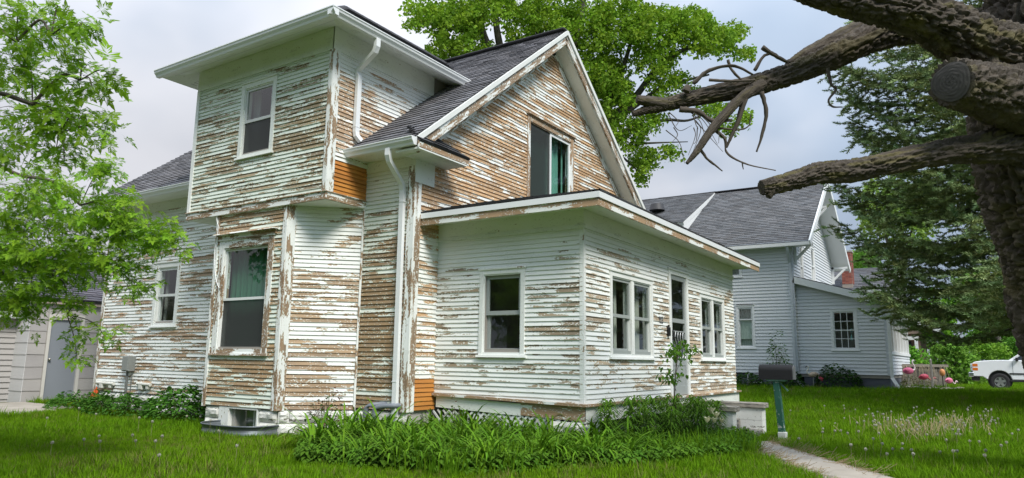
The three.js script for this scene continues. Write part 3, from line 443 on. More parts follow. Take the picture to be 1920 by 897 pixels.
// porch roof: low hip against the gable wall
{
  const e = 0.48, y = 3.54, yw = 4.02, A = V3(-e, y, ZF), B = V3(-e, y, e), C = V3(WP + e, y, e), D = V3(WP + e, y, ZF), T1 = V3(1.2, yw, ZF), T2 = V3(WP - 1.2, yw, ZF);
  const pr = mesh('porch_roof', merge([slab([A, B, T1]), slab([B, C, T2, T1]), slab([C, D, T2])]), darkEdge, house);
  const up = (p) => p.clone().add(V3(0, 0.008, 0)); shingles([up(A), up(B), up(T1)], pr, { seed: 36, base: [0.07, 0.07, 0.075] }); shingles([up(B), up(C), up(T2), up(T1)], pr, { seed: 37, base: [0.07, 0.07, 0.075] }); shingles([up(C), up(D), up(T2)], pr, { seed: 38, base: [0.07, 0.07, 0.075] });
}
// rakes: soffit, bargeboard, frieze along both slopes of the gable
for (const s of [-1, 1]) {
  const dir = V3(-s, SL, 0).normalize(), F = new Frame(V3(s < 0 ? XE : 2 * XRG - XE, 4.50, ZK), dir, V3(0, 0, 1)); F.v = V3(s * SL, 1, 0).normalize();
  const L = Math.hypot(XRG - XE, (XRG - XE) * SL);
  mesh('rake_board', F.box(-0.02, L, -0.20, -0.015, -0.03, 0.012, H_), trimMid, house);
  mesh('rake_moulding', F.box(-0.04, L, -0.05, 0.025, -0.03, 0.045, { ...H_, top: 0.05 }), trimLight, house);
  mesh('rake_soffit', F.box(0, L, -0.215, -0.19, -(ZK - ZF), -0.03, H_), trimClean, house);
  mesh('rake_frieze', F.box(0.45, L - 0.14, -0.36, -0.19, -(ZK - ZF) + 0.001, -(ZK - ZF) + 0.032, H_), trimMid, house);
}
// boxed cornice return at the gable corner
{
  const r = mesh('cornice_return', merge([box(1.14, 0.03, 0.45, -0.47, 4.365, -2.315), FF(ZF, XM).box(-0.029, 0.42, 4.0, 4.36, 0.001, 0.036, H_)]), trimClean, house);
  mesh('return_fascia', FF(-2.09, XE).box(-0.02, 1.18, 4.37, 4.47, -0.02, 0.0, H_), trimBare, r);
  const A = V3(XE - 0.02, 4.475, -2.07), B = V3(0.16, 4.475, -2.07), C = V3(-0.2, 4.82, ZF), D = V3(XE + 0.2, 4.82, ZF);
  mesh('return_roof', slab([A, B, C, D], 0.02), darkEdge, r); shingles([A, B, C, D].map((p) => p.clone().add(V3(0, 0.006, 0))), r, { seed: 39, base: [0.07, 0.07, 0.075] });
  mesh('main_soffit', box(XM - XE, 0.02, ZK - ZT0, (XM + XE) / 2, 4.43, (ZK + ZT0) / 2), trimClean, house);
  mesh('main_soffit', box(XM - XE, 0.02, ZT1 - ZKR, (XM + XE) / 2, 4.43, (ZT1 + ZKR) / 2), trimClean, house);
}
// ---- gutters and downspouts ----
function gutter(name, a, b, out) {
  const sh = [[0, 0], [0, -0.115], [0.062, -0.115], [0.075, -0.085], [0.105, -0.05], [0.112, -0.018], [0.122, -0.012], [0.122, 0.004], [0.108, 0.004], [0.104, -0.008]], f = new Faces(), P = (p, q) => q.clone().addScaledVector(out, p[0]).add(V3(0, p[1], 0));
  for (let i = 0; i < sh.length; i++) { const p = sh[i], q = sh[(i + 1) % sh.length]; f.quad(P(p, a), P(p, b), P(q, b), P(q, a)); }
  for (const e of [a, b]) for (let i = 1; i + 1 < 8; i++) f.tri(P(sh[0], e), P(sh[i], e), P(sh[i + 1], e));
  return mesh(name, f.build(), whiteMetal, house);
}
gutter('gutter', V3(XE - 0.005, 4.52, ZK + 0.06), V3(XE - 0.005, 4.52, ZT0), V3(-1, 0, 0));
gutter('gutter', V3(XE - 0.005, 4.52, ZT1), V3(XE - 0.005, 4.52, ZKR), V3(-1, 0, 0));
gutter('gutter', V3(XT - et, 6.35, ZT0 + et + 0.115), V3(XT - et, 6.35, ZT1 - et - 0.05), V3(-1, 0, 0));
gutter('gutter', V3(XT - et - 0.112, 6.352, ZT0 + et), V3(1.30, 6.352, ZT0 + et), V3(0, 0, 1));
function downspout(pts, w, d, side) {   // rectangular pipe through points; side: the direction its wide face spans
  const f = new Faces(), ring = (p, t) => { const s = side.clone().addScaledVector(t, -side.dot(t)).normalize(), o = t.clone().cross(s).normalize(); return [[-1, -1], [1, -1], [1, 1], [-1, 1]].map(([x, y]) => p.clone().addScaledVector(s, x * w / 2).addScaledVector(o, y * d / 2)); };
  const rings = pts.map((p, i) => ring(p, (i ? p.clone().sub(pts[i - 1]).normalize() : V3(0, 0, 0)).add(i + 1 < pts.length ? pts[i + 1].clone().sub(p).normalize() : V3(0, 0, 0)).normalize()));
  for (let i = 0; i + 1 < rings.length; i++) for (let k = 0; k < 4; k++) f.quad(rings[i][k], rings[i][(k + 1) % 4], rings[i + 1][(k + 1) % 4], rings[i + 1][k]);
  return f.build();
}
{
  const x = XM - 0.07, z = -2.70;
  const d = mesh('downspout', downspout([V3(-1.09, 4.42, -2.64), V3(-1.09, 4.32, -2.64), V3(-1.05, 4.24, -2.65), V3(x - 0.04, 3.98, z + 0.005), V3(x, 3.88, z), V3(x, 0.62, z + 0.02), V3(x, 0.25, z + 0.02)], 0.08, 0.058, V3(0, 0, 1)), whiteMetal, house);
  for (const y of [3.70, 1.05, 0.70]) mesh('pipe_joint', box(0.066, 0.014, 0.088, x, y, z + 0.01), whiteMetal, d);
  const z2 = ZT0 + 0.07, d2 = mesh('downspout', downspout([V3(-1.04, 6.25, -3.02), V3(-1.04, 6.12, -3.02), V3(-1.035, 6.04, -3.06), V3(-0.965, 5.84, z2 - 0.04), V3(-0.96, 5.75, z2), V3(-0.96, 4.84, z2), V3(-0.955, 4.78, z2 + 0.01), V3(-0.88, 4.71, z2 + 0.03)], 0.085, 0.06, V3(1, 0, 0)), whiteMetal, house);
  mesh('pipe_joint', box(0.092, 0.014, 0.068, -0.96, 4.92, z2), whiteMetal, d2);
  // stain of orange wood showing under the gutter end is the unpainted cedar above; service cable looped at the bay corner
  const c = [[404, 392], [407, 418], [409, 425], [402, 470], [404, 520], [411, 540], [416, 535]].map(([px, py]) => onPlane(px, py, 'x', XB - 0.05));
  mesh('service_cable', limb(c, [0.006, 0.006], { rad: 6, per: 6 }), whiteMetal, house);
}
// ---- painted rock-faced foundation blocks ----
const blockTex = peel(1.2, 0.6, [[0.06]], { seed: 27, rows: 0, wood: [0.24, 0.22, 0.19], dirt: 0.5, paint: [0.74, 0.74, 0.70] });
function rockBlock(F, u0, u1, v0, v1, seed, parent, mat = blockTex) {
  const nx = 9, ny = 6, f = new Faces(), q = (i, j) => { const x = i / nx, y = j / ny, e = Math.min(x * (u1 - u0), (1 - x) * (u1 - u0), y * (v1 - v0), (1 - y) * (v1 - v0)); const b = sstep(0.012, 0.05, e) * (0.012 + 0.05 * fbm(x * 2.6 * (u1 - u0) / 0.4 + seed * 3.1, y * 2.2 + seed * 5.7, 3)); return F.P(mix(u0, u1, x), mix(v0, v1, y), 0.02 + (e > 0.001 ? b : -0.006)); };
  for (let i = 0; i < nx; i++) for (let j = 0; j < ny; j++) f.quad(q(i, j), q(i + 1, j), q(i + 1, j + 1), q(i, j + 1), [[i, j], [i + 1, j], [i + 1, j + 1], [i, j + 1]].map(([a, b]) => [(seed * 0.37 + a / nx * (u1 - u0)) / 1.2, (seed * 0.23 + b / ny * (v1 - v0)) / 0.6]));
  const sk = F.box(u0 + 0.004, u1 - 0.004, v0 + 0.004, v1 - 0.004, -0.1, 0.017);
  return mesh('foundation_block', merge([f.build(), sk]), mat, parent);
}
const fnd = mesh('foundation', merge([box(XMR - XM - 0.05, 0.62, ZF - ZR - 0.05, (XM + XMR) / 2 + 0.03, 0.31, (ZF + ZR) / 2), new THREE.ExtrudeGeometry(new THREE.Shape([[XM + 0.2, 2.528 + 1.05], [XB + 0.06, -ZB0 + 0.02], [XB + 0.06, -4.83], [XB + 0.3, -4.83], [XB + 0.3, -5.39], [XB + 0.06, -5.39], [XB + 0.06, -ZB1], [XM + 0.2, -ZT1]].map(([x, z]) => new THREE.Vector2(x, Math.abs(z)))), { depth: 0.6, bevelEnabled: false }).rotateX(-Math.PI / 2), box(WP - 0.3, 0.5, -ZF - 0.3, WP / 2, 0.33, ZF / 2)]), std(0.42, 0.41, 0.38, 0.95), house);
{
  const F = SF(XB + 0.04, ZB1), un = V3(0.787, 0, 0.844).normalize(), C = new Frame(V3(XB + 0.03, 0, ZB0 + 0.03), un, V3(-un.z, 0, un.x)), S = SF(XM + 0.03, ZT0), Rr = SF(XM + 0.03, ZR); let k = 0;
  for (let r = 0; r < 3; r++) {
    const v1 = 0.595 - r * 0.19, v0 = v1 - 0.184;
    for (const [a, b] of r % 2 ? [[0.02, 0.42], [1.36, 1.75]] : [[0.02, 0.42], [1.36, 1.75]]) rockBlock(F, a, b, v0, v1, ++k, fnd);
    for (const [a, b] of r % 2 ? [[0.0, 0.30], [0.305, 0.50], [0.505, 0.86], [0.865, 1.15]] : [[0.0, 0.16], [0.165, 0.58], [0.585, 0.98], [0.985, 1.15]]) rockBlock(C, a, b, v0, v1, ++k, fnd);
    for (const [a, b] of [[0.0, 0.38], [0.385, 0.78], [0.785, 1.02]]) rockBlock(S, a, b, v0 + 0.02, v1 + 0.02, ++k, fnd);
    for (let a = 0; a < 4.0; a += 0.41) rockBlock(Rr, a, Math.min(4.1, a + 0.405), v0 + 0.03, v1 + 0.03, ++k, fnd);
  }
  const P = SF(0.0, ZF), PF = FF(0.0, 0); for (let r = 0; r < 3; r++) { rockBlock(P, 1.98, 2.52, 0.585 - r * 0.19 - 0.185, 0.585 - r * 0.19, 90 + r, fnd); rockBlock(PF, 0.0, 0.42, 0.57 - r * 0.19 - 0.185, 0.57 - r * 0.19, 95 + r, fnd); }
  // lattice between the piers under the porch
  const lat = []; for (let i = 0; i < 22; i++) for (const s of [-1, 1]) { const u = 0.1 + i * 0.105, g = new THREE.BoxGeometry(0.008, 0.62, 0.03).rotateX(s * Math.PI / 4).translate(-0.005 - (s > 0 ? 0.006 : 0), 0.42, ZF + u); lat.push(g); } mesh('lattice', merge(lat), trimLight, house);
  // basement window in the bay: deep white reveal, two panes
  const B = SF(XB, ZB1), g = [B.box(0.42, 0.66, 0.16, 0.6, -0.3, 0.012, V_), B.box(1.335, 1.365, 0.16, 0.6, -0.3, 0.012, V_), B.box(0.66, 1.335, 0.575, 0.61, -0.3, 0.012, H_)];
  const bw = mesh('basement_window', merge([...g, B.box(1.08, 1.105, 0.16, 0.575, -0.17, -0.14, V_), B.box(0.66, 0.69, 0.16, 0.575, -0.17, -0.14, V_)]), trimLight, house);
  for (const [a, b] of [[0.69, 1.08], [1.105, 1.335]]) { const f = new Faces(); f.quad(B.P(a, 0.16, -0.155), B.P(b, 0.16, -0.155), B.P(b, 0.575, -0.155), B.P(a, 0.575, -0.155)); mesh('pane', f.build(), glass, bw); }
}
rebase(house, V3(0, 0.2, 0));
// ================= NEIGHBOURING BUILDINGS =================
// lapped siding as one wall: boards too narrow here to pick apart, still real laps
function lapGeo(F, W, v0, v1, exp, { open = [], clip, proud = 0.032, n0 = -0.1 } = {}) {
  const g = [], end = []; for (let v = v0; v < v1 - 0.01; v += exp) { const t = Math.min(v1, v + exp + 0.008), [a, b] = clip ? clip(v + exp / 2) : [0, W]; if (b - a < 0.03) continue; for (const [p, q] of spans(a, b, v, v + exp, open)) g.push(F.box(p, q, v, t, n0, proud, { top: 0.003, back: true })); } return merge(g);
}
const greySiding = std(0.66, 0.69, 0.71, 0.6), nWhite = std(0.78, 0.80, 0.80, 0.5), nPaleGrey = std(0.52, 0.56, 0.60, 0.55), nFound = new THREE.MeshStandardMaterial({ map: tex(256, 256, (i, j) => { const k = 0.75 + 0.4 * fbm(i * 0.04, j * 0.04, 4) + 0.1 * (h2(i, j) - 0.5); return S3([0.115 * k, 0.125 * k, 0.15 * k]); }, true), roughness: 0.95 });
{
  const n = thing('grey_house', 'grey sided gabled house with a low enclosed porch beyond the lawn', 'house');
  const X = 18.2, Z1 = -1.1, Z0 = -14, XA = 22.2, YE = 5.62, YA = 8.8, XL = 17.83, XR2 = 2 * XA - XL, sl = (YA - YE) / (XA - XL), yr = (x) => YE + (x < XA ? x - XL : XR2 - x) * sl, XE2 = 2 * XA - X;
  const S = SF(X, Z0), W = Z1 - Z0, o1 = O(10.82, 11.49, 1.936, 3.48, 0.06), o0 = O(10.4, 11.1, 4.55, 5.35, 0.06);
  mesh('side_wall', lapGeo(S, W, 1.06, 5.6, 0.118, { open: [o1, o0] }), greySiding, n);
  mesh('corner_trim', S.box(W - 0.14, W + 0.02, 1.05, 5.55, 0.002, 0.03), nPaleGrey, n);
  const w1 = hung(S, o1, { parent: n, casing: nWhite, sash: nWhite, cas: 0.07, split: 0.70, screen: false, curtain: { mat: std(0.55, 0.60, 0.54, 0.9) } });
  const lead = []; for (let i = 0; i < 6; i++) { const u = 10.95 + i * 0.082; lead.push(rod(S.P(u, 3.0, 0.012), S.P(u, 3.36, 0.012), 0.006, 4)); if (i < 5) lead.push(rod(S.P(u, 3.36, 0.013), S.P(u + 0.082, 3.0, 0.013), 0.005, 4), rod(S.P(u + 0.082, 3.36, 0.013), S.P(u, 3.0, 0.013), 0.005, 4)); } mesh('leaded_lattice', merge(lead), std(0.35, 0.36, 0.36, 0.5), w1);
  const blind = []; for (let i = 0; i < 20; i++) blind.push(S.box(10.9, 11.41, 2.26 + i * 0.036, 2.29 + i * 0.036, -0.10, -0.095)); mesh('window_blind', merge(blind), std(0.62, 0.68, 0.62, 0.8), w1);
  hung(S, o0, { parent: n, casing: nWhite, sash: nWhite, cas: 0.07, screen: false, curtain: { mat: paleCloth } });
  // gable wall facing the street
  const F = FF(Z1, X), WF = XE2 - X, gw = [O(1.1, 1.75, 4.2, 5.85, 0.06), O(3.2, 4.0, 4.5, 6.05, 0.06)];
  mesh('gable_wall', lapGeo(F, WF, 1.06, YA - 0.15, 0.118, { open: gw, clip: (v) => { const k = v + 0.12 > yr(X) ? XL + (v + 0.12 - YE) / sl - X : 0; return [k, WF - k]; } }), greySiding, n);
  for (const o of gw) hung(F, o, { parent: n, casing: nWhite, sash: nWhite, cas: 0.09, screen: false });
  mesh('far_walls', merge([box(0.1, 4.5, W, XE2, 3.3, (Z0 + Z1) / 2), box(WF, 4.5, 0.1, XA, 3.3, Z0)]), greySiding, n);
  mesh('foundation', merge([box(WF - 0.1, 0.75, W - 0.1, XA, 0.72, (Z0 + Z1) / 2), box(7.2, 0.75, 2.7, X + 0.29 + 3.6, 0.70, 0.38)]), nFound, n);
  const bwin = mesh('basement_window', S.box(11.15, 11.65, 0.70, 1.02, -0.02, 0.03), nWhite, n); mesh('pane', S.box(11.18, 11.62, 0.72, 1.0, 0.031, 0.034), std(0.12, 0.13, 0.14, 0.2), bwin);
  // roof with its raised shed part behind
  const ZK2 = -0.4, ZB2 = -14.4;
  const P = [V3(XL, YE, ZK2), V3(XL, YE, ZB2), V3(XA, YA, ZB2), V3(XA, YA, ZK2)], Q = [V3(XR2, YE, ZK2), V3(XR2, YE, ZB2), V3(XA, YA, ZB2), V3(XA, YA, ZK2)];
  const rf = mesh('roof', merge([slab(P, 0.06), slab(Q, 0.06)]), nWhite, n), up = (p) => p.clone().add(V3(0, 0.02, 0));
  shingles([up(P[1]), up(P[0]), up(P[3]), up(P[2])], rf, { seed: 41, base: [0.15, 0.155, 0.165], exp: 0.15, tab: 0.34 }); shingles([up(Q[0]), up(Q[1]), up(Q[2]), up(Q[3])], rf, { seed: 42, base: [0.15, 0.155, 0.165], exp: 0.2, tab: 0.6 });
  mesh('ridge_cap', box(0.3, 0.03, ZK2 - ZB2, XA, YA + 0.025, (ZK2 + ZB2) / 2), std(0.05, 0.05, 0.055, 0.95), rf);
  const D = [V3(18.9, 6.95, -5.35), V3(18.9, 6.95, -12.6), V3(XA - 0.05, YA + 0.03, -12.6), V3(XA - 0.05, YA + 0.03, -5.0)];
  const dm = mesh('shed_dormer', slab(D, 0.16), nWhite, n); shingles([up(D[1]), up(D[0]), up(D[3]), up(D[2])], dm, { seed: 43, base: [0.14, 0.145, 0.155], exp: 0.15, tab: 0.34 });
  mesh('dormer_front', box(0.08, 1.0, 7.1, 19.1, 6.45, -8.98), nWhite, dm); mesh('dormer_end', slab([V3(18.95, 6.9, -5.4), V3(XA, YA - 0.05, -5.1), V3(19.0, 6.2, -5.4)], 0.05), nWhite, dm);
  mesh('roof_vent', new THREE.CylinderGeometry(0.26, 0.34, 0.28, 16).translate(20.25, 8.0, -7.0), std(0.05, 0.05, 0.055, 0.6), dm);
  mesh('gutter', merge([box(0.12, 0.12, ZK2 - ZB2 - 0.02, XL - 0.05, YE - 0.05, (ZK2 + ZB2) / 2)]), nWhite, n);
  mesh('drip_edge', box(0.14, 0.015, ZK2 - ZB2, XL + 0.02, YE + 0.055, (ZK2 + ZB2) / 2), std(0.42, 0.46, 0.52, 0.4), n);
  mesh('eave_soffit', box(X - XL, 0.02, ZK2 - ZB2 - 0.1, (X + XL) / 2, YE - 0.09, (ZK2 + ZB2) / 2), nWhite, n);
  for (const s of [-1, 1]) {
    const K = new Frame(V3(s < 0 ? XL - 0.06 : XR2 + 0.06, YE - 0.05, ZK2), V3(-s, sl, 0).normalize(), V3(0, 0, 1)); K.v = V3(s * sl, 1, 0).normalize(); const L = Math.hypot(XA - XL + 0.05, YA - YE);
    mesh('rake_board', K.box(0, L, -0.12, 0.10, -0.04, 0.02, {}), nWhite, n); mesh('rake_soffit', K.box(0.1, L, -0.10, -0.06, -0.68, -0.04, { back: true }), nWhite, n);
  }
  const brace = (x, y) => { mesh('roof_bracket', merge([box(0.09, 0.75, 0.09, x, y - 0.38, Z1 + 0.07), box(0.09, 0.09, 0.66, x, y - 0.05, Z1 + 0.35), box(0.08, 0.09, 0.78, x, y - 0.34, Z1 + 0.33, -0.78)]), nWhite, n); };
  brace(X + 0.22, yr(X) - 0.2); brace(XA, YA - 1.05); brace(XE2 - 0.2, yr(X) - 0.2);
  // enclosed porch
  const PX = X + 0.25, PZ = 1.765, PS = SF(PX, Z1), PW = PZ - Z1, yp = (z) => 4.43 - (z + 1.0) * 0.304, po = O(Z1 * -1 + 0.0, 1.96, 1.885, 3.283, 0.07);
  mesh('porch_side_wall', lapGeo(PS, PW, 1.06, 4.3, 0.118, { open: [po], clip: (v) => { const zmax = (4.43 - v - 0.14) / 0.304 - 1.0; return [0.0, Math.min(PW, zmax - Z1)]; } }), greySiding, n);
  mesh('porch_street_wall', lapGeo(FF(PZ, PX), 7.0, 1.06, 1.75, 0.118, {}), greySiding, n);
  mesh('porch_street_wall', merge([box(7.0, 0.35, 0.1, PX + 3.5, 3.3, PZ - 0.05), box(7.0, 0.1, 0.12, PX + 3.5, 1.8, PZ)]), nWhite, n);
  for (let i = 0; i < 7; i++) { const p = mesh('porch_post', box(0.14, 1.5, 0.12, PX + 0.08 + i * 1.12, 2.5, PZ - 0.03), nWhite, n); const f = new Faces(), x0 = PX + 0.15 + i * 1.12, x1 = x0 + 0.98; if (i < 6) { f.quad(V3(x0, 1.8, PZ - 0.06), V3(x1, 1.8, PZ - 0.06), V3(x1, 3.15, PZ - 0.06), V3(x0, 3.15, PZ - 0.06)); mesh('pane', f.build(), glass, p); } }
  mesh('porch_far_wall', merge([box(0.1, 3.2, 2.9, PX + 7.0, 2.6, 0.33), box(7.0, 0.1, 2.8, PX + 3.5, 1.0, 0.35)]), inside, n);
  mesh('inner_wall', box(WF - 0.4, 4.4, 0.06, XA, 3.3, Z1 - 0.2), room, n); mesh('inner_wall', box(0.06, 4.3, W - 0.6, X + 0.7, 3.2, (Z0 + Z1) / 2), room, n); mesh('inner_wall', box(0.06, 2.6, 2.6, PX + 1.1, 2.4, 0.3), room, n);
  mesh('corner_trim', PS.box(PW - 0.1, PW + 0.02, 1.05, 3.5, 0.002, 0.03), nPaleGrey, n);
  const pw = hung(PS, po, { parent: n, casing: nWhite, sash: nWhite, cas: 0.085, screen: false, fat: 0.025, sill: true });
  const mu = [], a = po.u0 + 0.13, b = po.u1 - 0.13, c = po.v0 + 0.08, d = po.v1 - 0.12; for (const t of [1 / 3, 2 / 3]) mu.push(PS.box(mix(a, b, t) - 0.009, mix(a, b, t) + 0.009, c, d, -0.02, 0.008)); for (const t of [0.25, 0.5, 0.75]) mu.push(PS.box(a, b, mix(c, d, t) - 0.009, mix(c, d, t) + 0.009, -0.02, 0.0075)); mesh('muntins', merge(mu), nWhite, pw);
  mesh('hanging_ornament', merge([new THREE.SphereGeometry(0.09, 10, 8).scale(1, 0.7, 0.5).translate(PX + 0.15, 2.55, 0.63), new THREE.ConeGeometry(0.05, 0.25, 8).translate(PX + 0.15, 2.35, 0.62)]), std(0.15, 0.4, 0.42, 0.5), pw);
  const PR = [V3(PX - 0.25, yp(2.15), 2.15), V3(PX + 7.3, yp(2.15), 2.15), V3(PX + 7.3, yp(Z1), Z1), V3(PX - 0.25, yp(Z1), Z1)];
  const prf = mesh('porch_roof', slab(PR, 0.1), nWhite, n); shingles(PR.map(up), prf, { seed: 44, base: [0.11, 0.115, 0.125], exp: 0.2, tab: 0.5 });
  const K = new Frame(V3(PX - 0.26, yp(Z1) - 0.03, Z1 + 0.01), V3(0, -0.304, 1).normalize(), V3(-1, 0, 0)); K.v = V3(0, 1, 0.304).normalize(); mesh('rake_board', K.box(0, 3.42, -0.2, 0.03, -0.03, 0.02, {}), nWhite, n);
  mesh('gutter', box(7.5, 0.12, 0.12, PX + 3.5, yp(2.15) - 0.06, 2.2), nWhite, n);
  // downspouts
  const ds = (x, z, yt, out) => downspout([V3(XL - 0.02, yt, z), V3(XL + 0.02, yt - 0.15, z), V3(x, yt - 0.55, z), V3(x, 0.95, z), V3(x - 0.05, 0.85, z + 0.03), V3(x - out * 0.4, 0.62, z + out * 0.3)], 0.085, 0.06, V3(0, 0, 1));
  mesh('downspout', ds(X - 0.06, Z1 - 0.08, YE - 0.1, 1.1), nPaleGrey, n); mesh('downspout', downspout([V3(PX - 0.05, 3.5, PZ + 0.03), V3(PX - 0.05, 0.98, PZ + 0.03), V3(PX - 0.18, 0.66, PZ + 0.22), V3(PX - 0.5, 0.53, PZ + 0.4)], 0.1, 0.07, V3(0, 0, 1)), nWhite, n);
  rebase(n, V3(X, 0.56, Z1));
}
// ---- detached garage behind the house ----
{
  const g = thing('garage', 'small beige garage with grey door and wide panel siding behind the house', 'garage');
  const X0 = -0.95, Z = -13.5, X1 = 3.2, yb = 0.27, yt = 2.52, F = FF(Z, X0), R = rng(61);
  const panelA = new THREE.MeshStandardMaterial({ map: tex(256, 256, (i, j) => { const k = 0.86 + 0.2 * fbm(i * 0.02, j * 0.02, 4) + 0.05 * (h2(i, j) - 0.5); return S3([0.40 * k, 0.38 * k, 0.365 * k]); }, true), roughness: 0.85 }), panelB = panelA.clone(); panelB.color.setRGB(0.93, 0.93, 0.95);
  const wall = mesh('front_wall', backing(F, 0, X1 - X0, yb - 0.1, yt, [{ u0: 0.41, u1: 1.13, v0: -1, v1: 2.24, k: 0 }]), inside, g);
  for (let r = 0; r < 9; r++) for (const [a, b] of r < 8 && yb + r * 0.268 < 2.1 ? [[0, 0.36], [1.17, 1.55], [1.555, 2.15]] : [[0, 0.36], [0.365, 1.16], [1.165, 2.15]]) { const v = yb + r * 0.268, e = Math.min(yt, v + 0.272); if (e - v < 0.05) continue; mesh('wall_panel', F.box(a + 0.002, b, v + (R() - 0.5) * 0.012, e, 0.001, 0.018 + R() * 0.005, { top: 0.008, su: 0.7, sv: 0.7, off: [R(), R()], drop: (R() - 0.5) * 0.012 }), R() < 0.5 ? panelA : panelB, wall); }
  const S = SF(X0, Z - 0.62), sw = mesh('return_wall', S.box(0, 0.62, yb - 0.1, yt, -0.1, 0, { back: true }), inside, g); const pale = std(0.56, 0.555, 0.55, 0.8);
  for (let r = 0; r < 9; r++) { const v = yb + r * 0.268, e = Math.min(yt, v + 0.272); if (e - v > 0.05) mesh('wall_panel', S.box(0, 0.638, v, e, 0.001, 0.02, { top: 0.008 }), pale, sw); }
  const L = FF(Z - 0.62, -4.6); mesh('lean_to_wall', lapGeo(L, 3.65, yb - 0.05, 2.15, 0.125, {}), std(0.38, 0.365, 0.35, 0.8), g);
  mesh('lean_to_eave', merge([box(3.7, 0.14, 0.3, -2.75, 2.22, Z - 0.5), box(3.7, 0.03, 1.6, -2.75, 2.62, Z - 1.1, -0.42)]), std(0.72, 0.73, 0.73, 0.6), g);
  const D = F, door = mesh('door', F.box(0.44, 1.10, yb + 0.03, 2.2, -0.06, -0.025, {}), new THREE.MeshStandardMaterial({ color: new THREE.Color().setRGB(0.215, 0.235, 0.265), roughness: 0.6 }), g);
  mesh('door_knob', new THREE.SphereGeometry(0.03, 12, 8).translate(X0 + 0.49, 1.24, Z + 0.01), std(0.5, 0.48, 0.42, 0.3, { metalness: 0.8 }), door);
  mesh('door_frame', merge([F.box(0.375, 0.44, yb, 2.26, -0.08, 0.03, {}), F.box(1.10, 1.165, yb, 2.26, -0.08, 0.03, {}), F.box(0.44, 1.10, 2.2, 2.27, -0.08, 0.029, {})]), std(0.56, 0.54, 0.50, 0.7), g);
  mesh('threshold', F.box(0.42, 1.12, yb - 0.08, yb + 0.03, -0.1, 0.02, {}), darkEdge, g);
  mesh('fascia_board', F.box(-0.1, X1 - X0, yt - 0.02, yt + 0.09, -0.02, 0.10, {}), std(0.34, 0.28, 0.24, 0.8), g);
  const RP = [V3(X0 - 0.15, yt + 0.09, Z + 0.14), V3(X1, yt + 0.09, Z + 0.14), V3(X1, yt + 1.6, Z - 3.0), V3(X0 - 0.15, yt + 1.6, Z - 3.0)], rf = mesh('roof', slab(RP, 0.05), darkEdge, g);
  shingles(RP.map((p) => p.clone().add(V3(0, 0.01, 0))), rf, { seed: 45, base: [0.11, 0.105, 0.125] });
  mesh('far_walls', merge([box(0.1, 2.3, 5.5, X1 - 0.05, 1.4, Z - 3), box(4, 2.3, 0.1, 1.1, 1.4, Z - 5.8), box(0.1, 2.3, 5.2, X0 + 0.05, 1.4, Z - 3.3)]), panelA, g);
  const RB = [V3(X1, yt + 0.09, Z - 6.1), V3(X0 - 0.15, yt + 0.09, Z - 6.1), V3(X0 - 0.15, yt + 1.6, Z - 3.0), V3(X1, yt + 1.6, Z - 3.0)]; mesh('back_roof', slab(RB, 0.05), darkEdge, g);
  rebase(g, V3(X0, yb, Z));
}
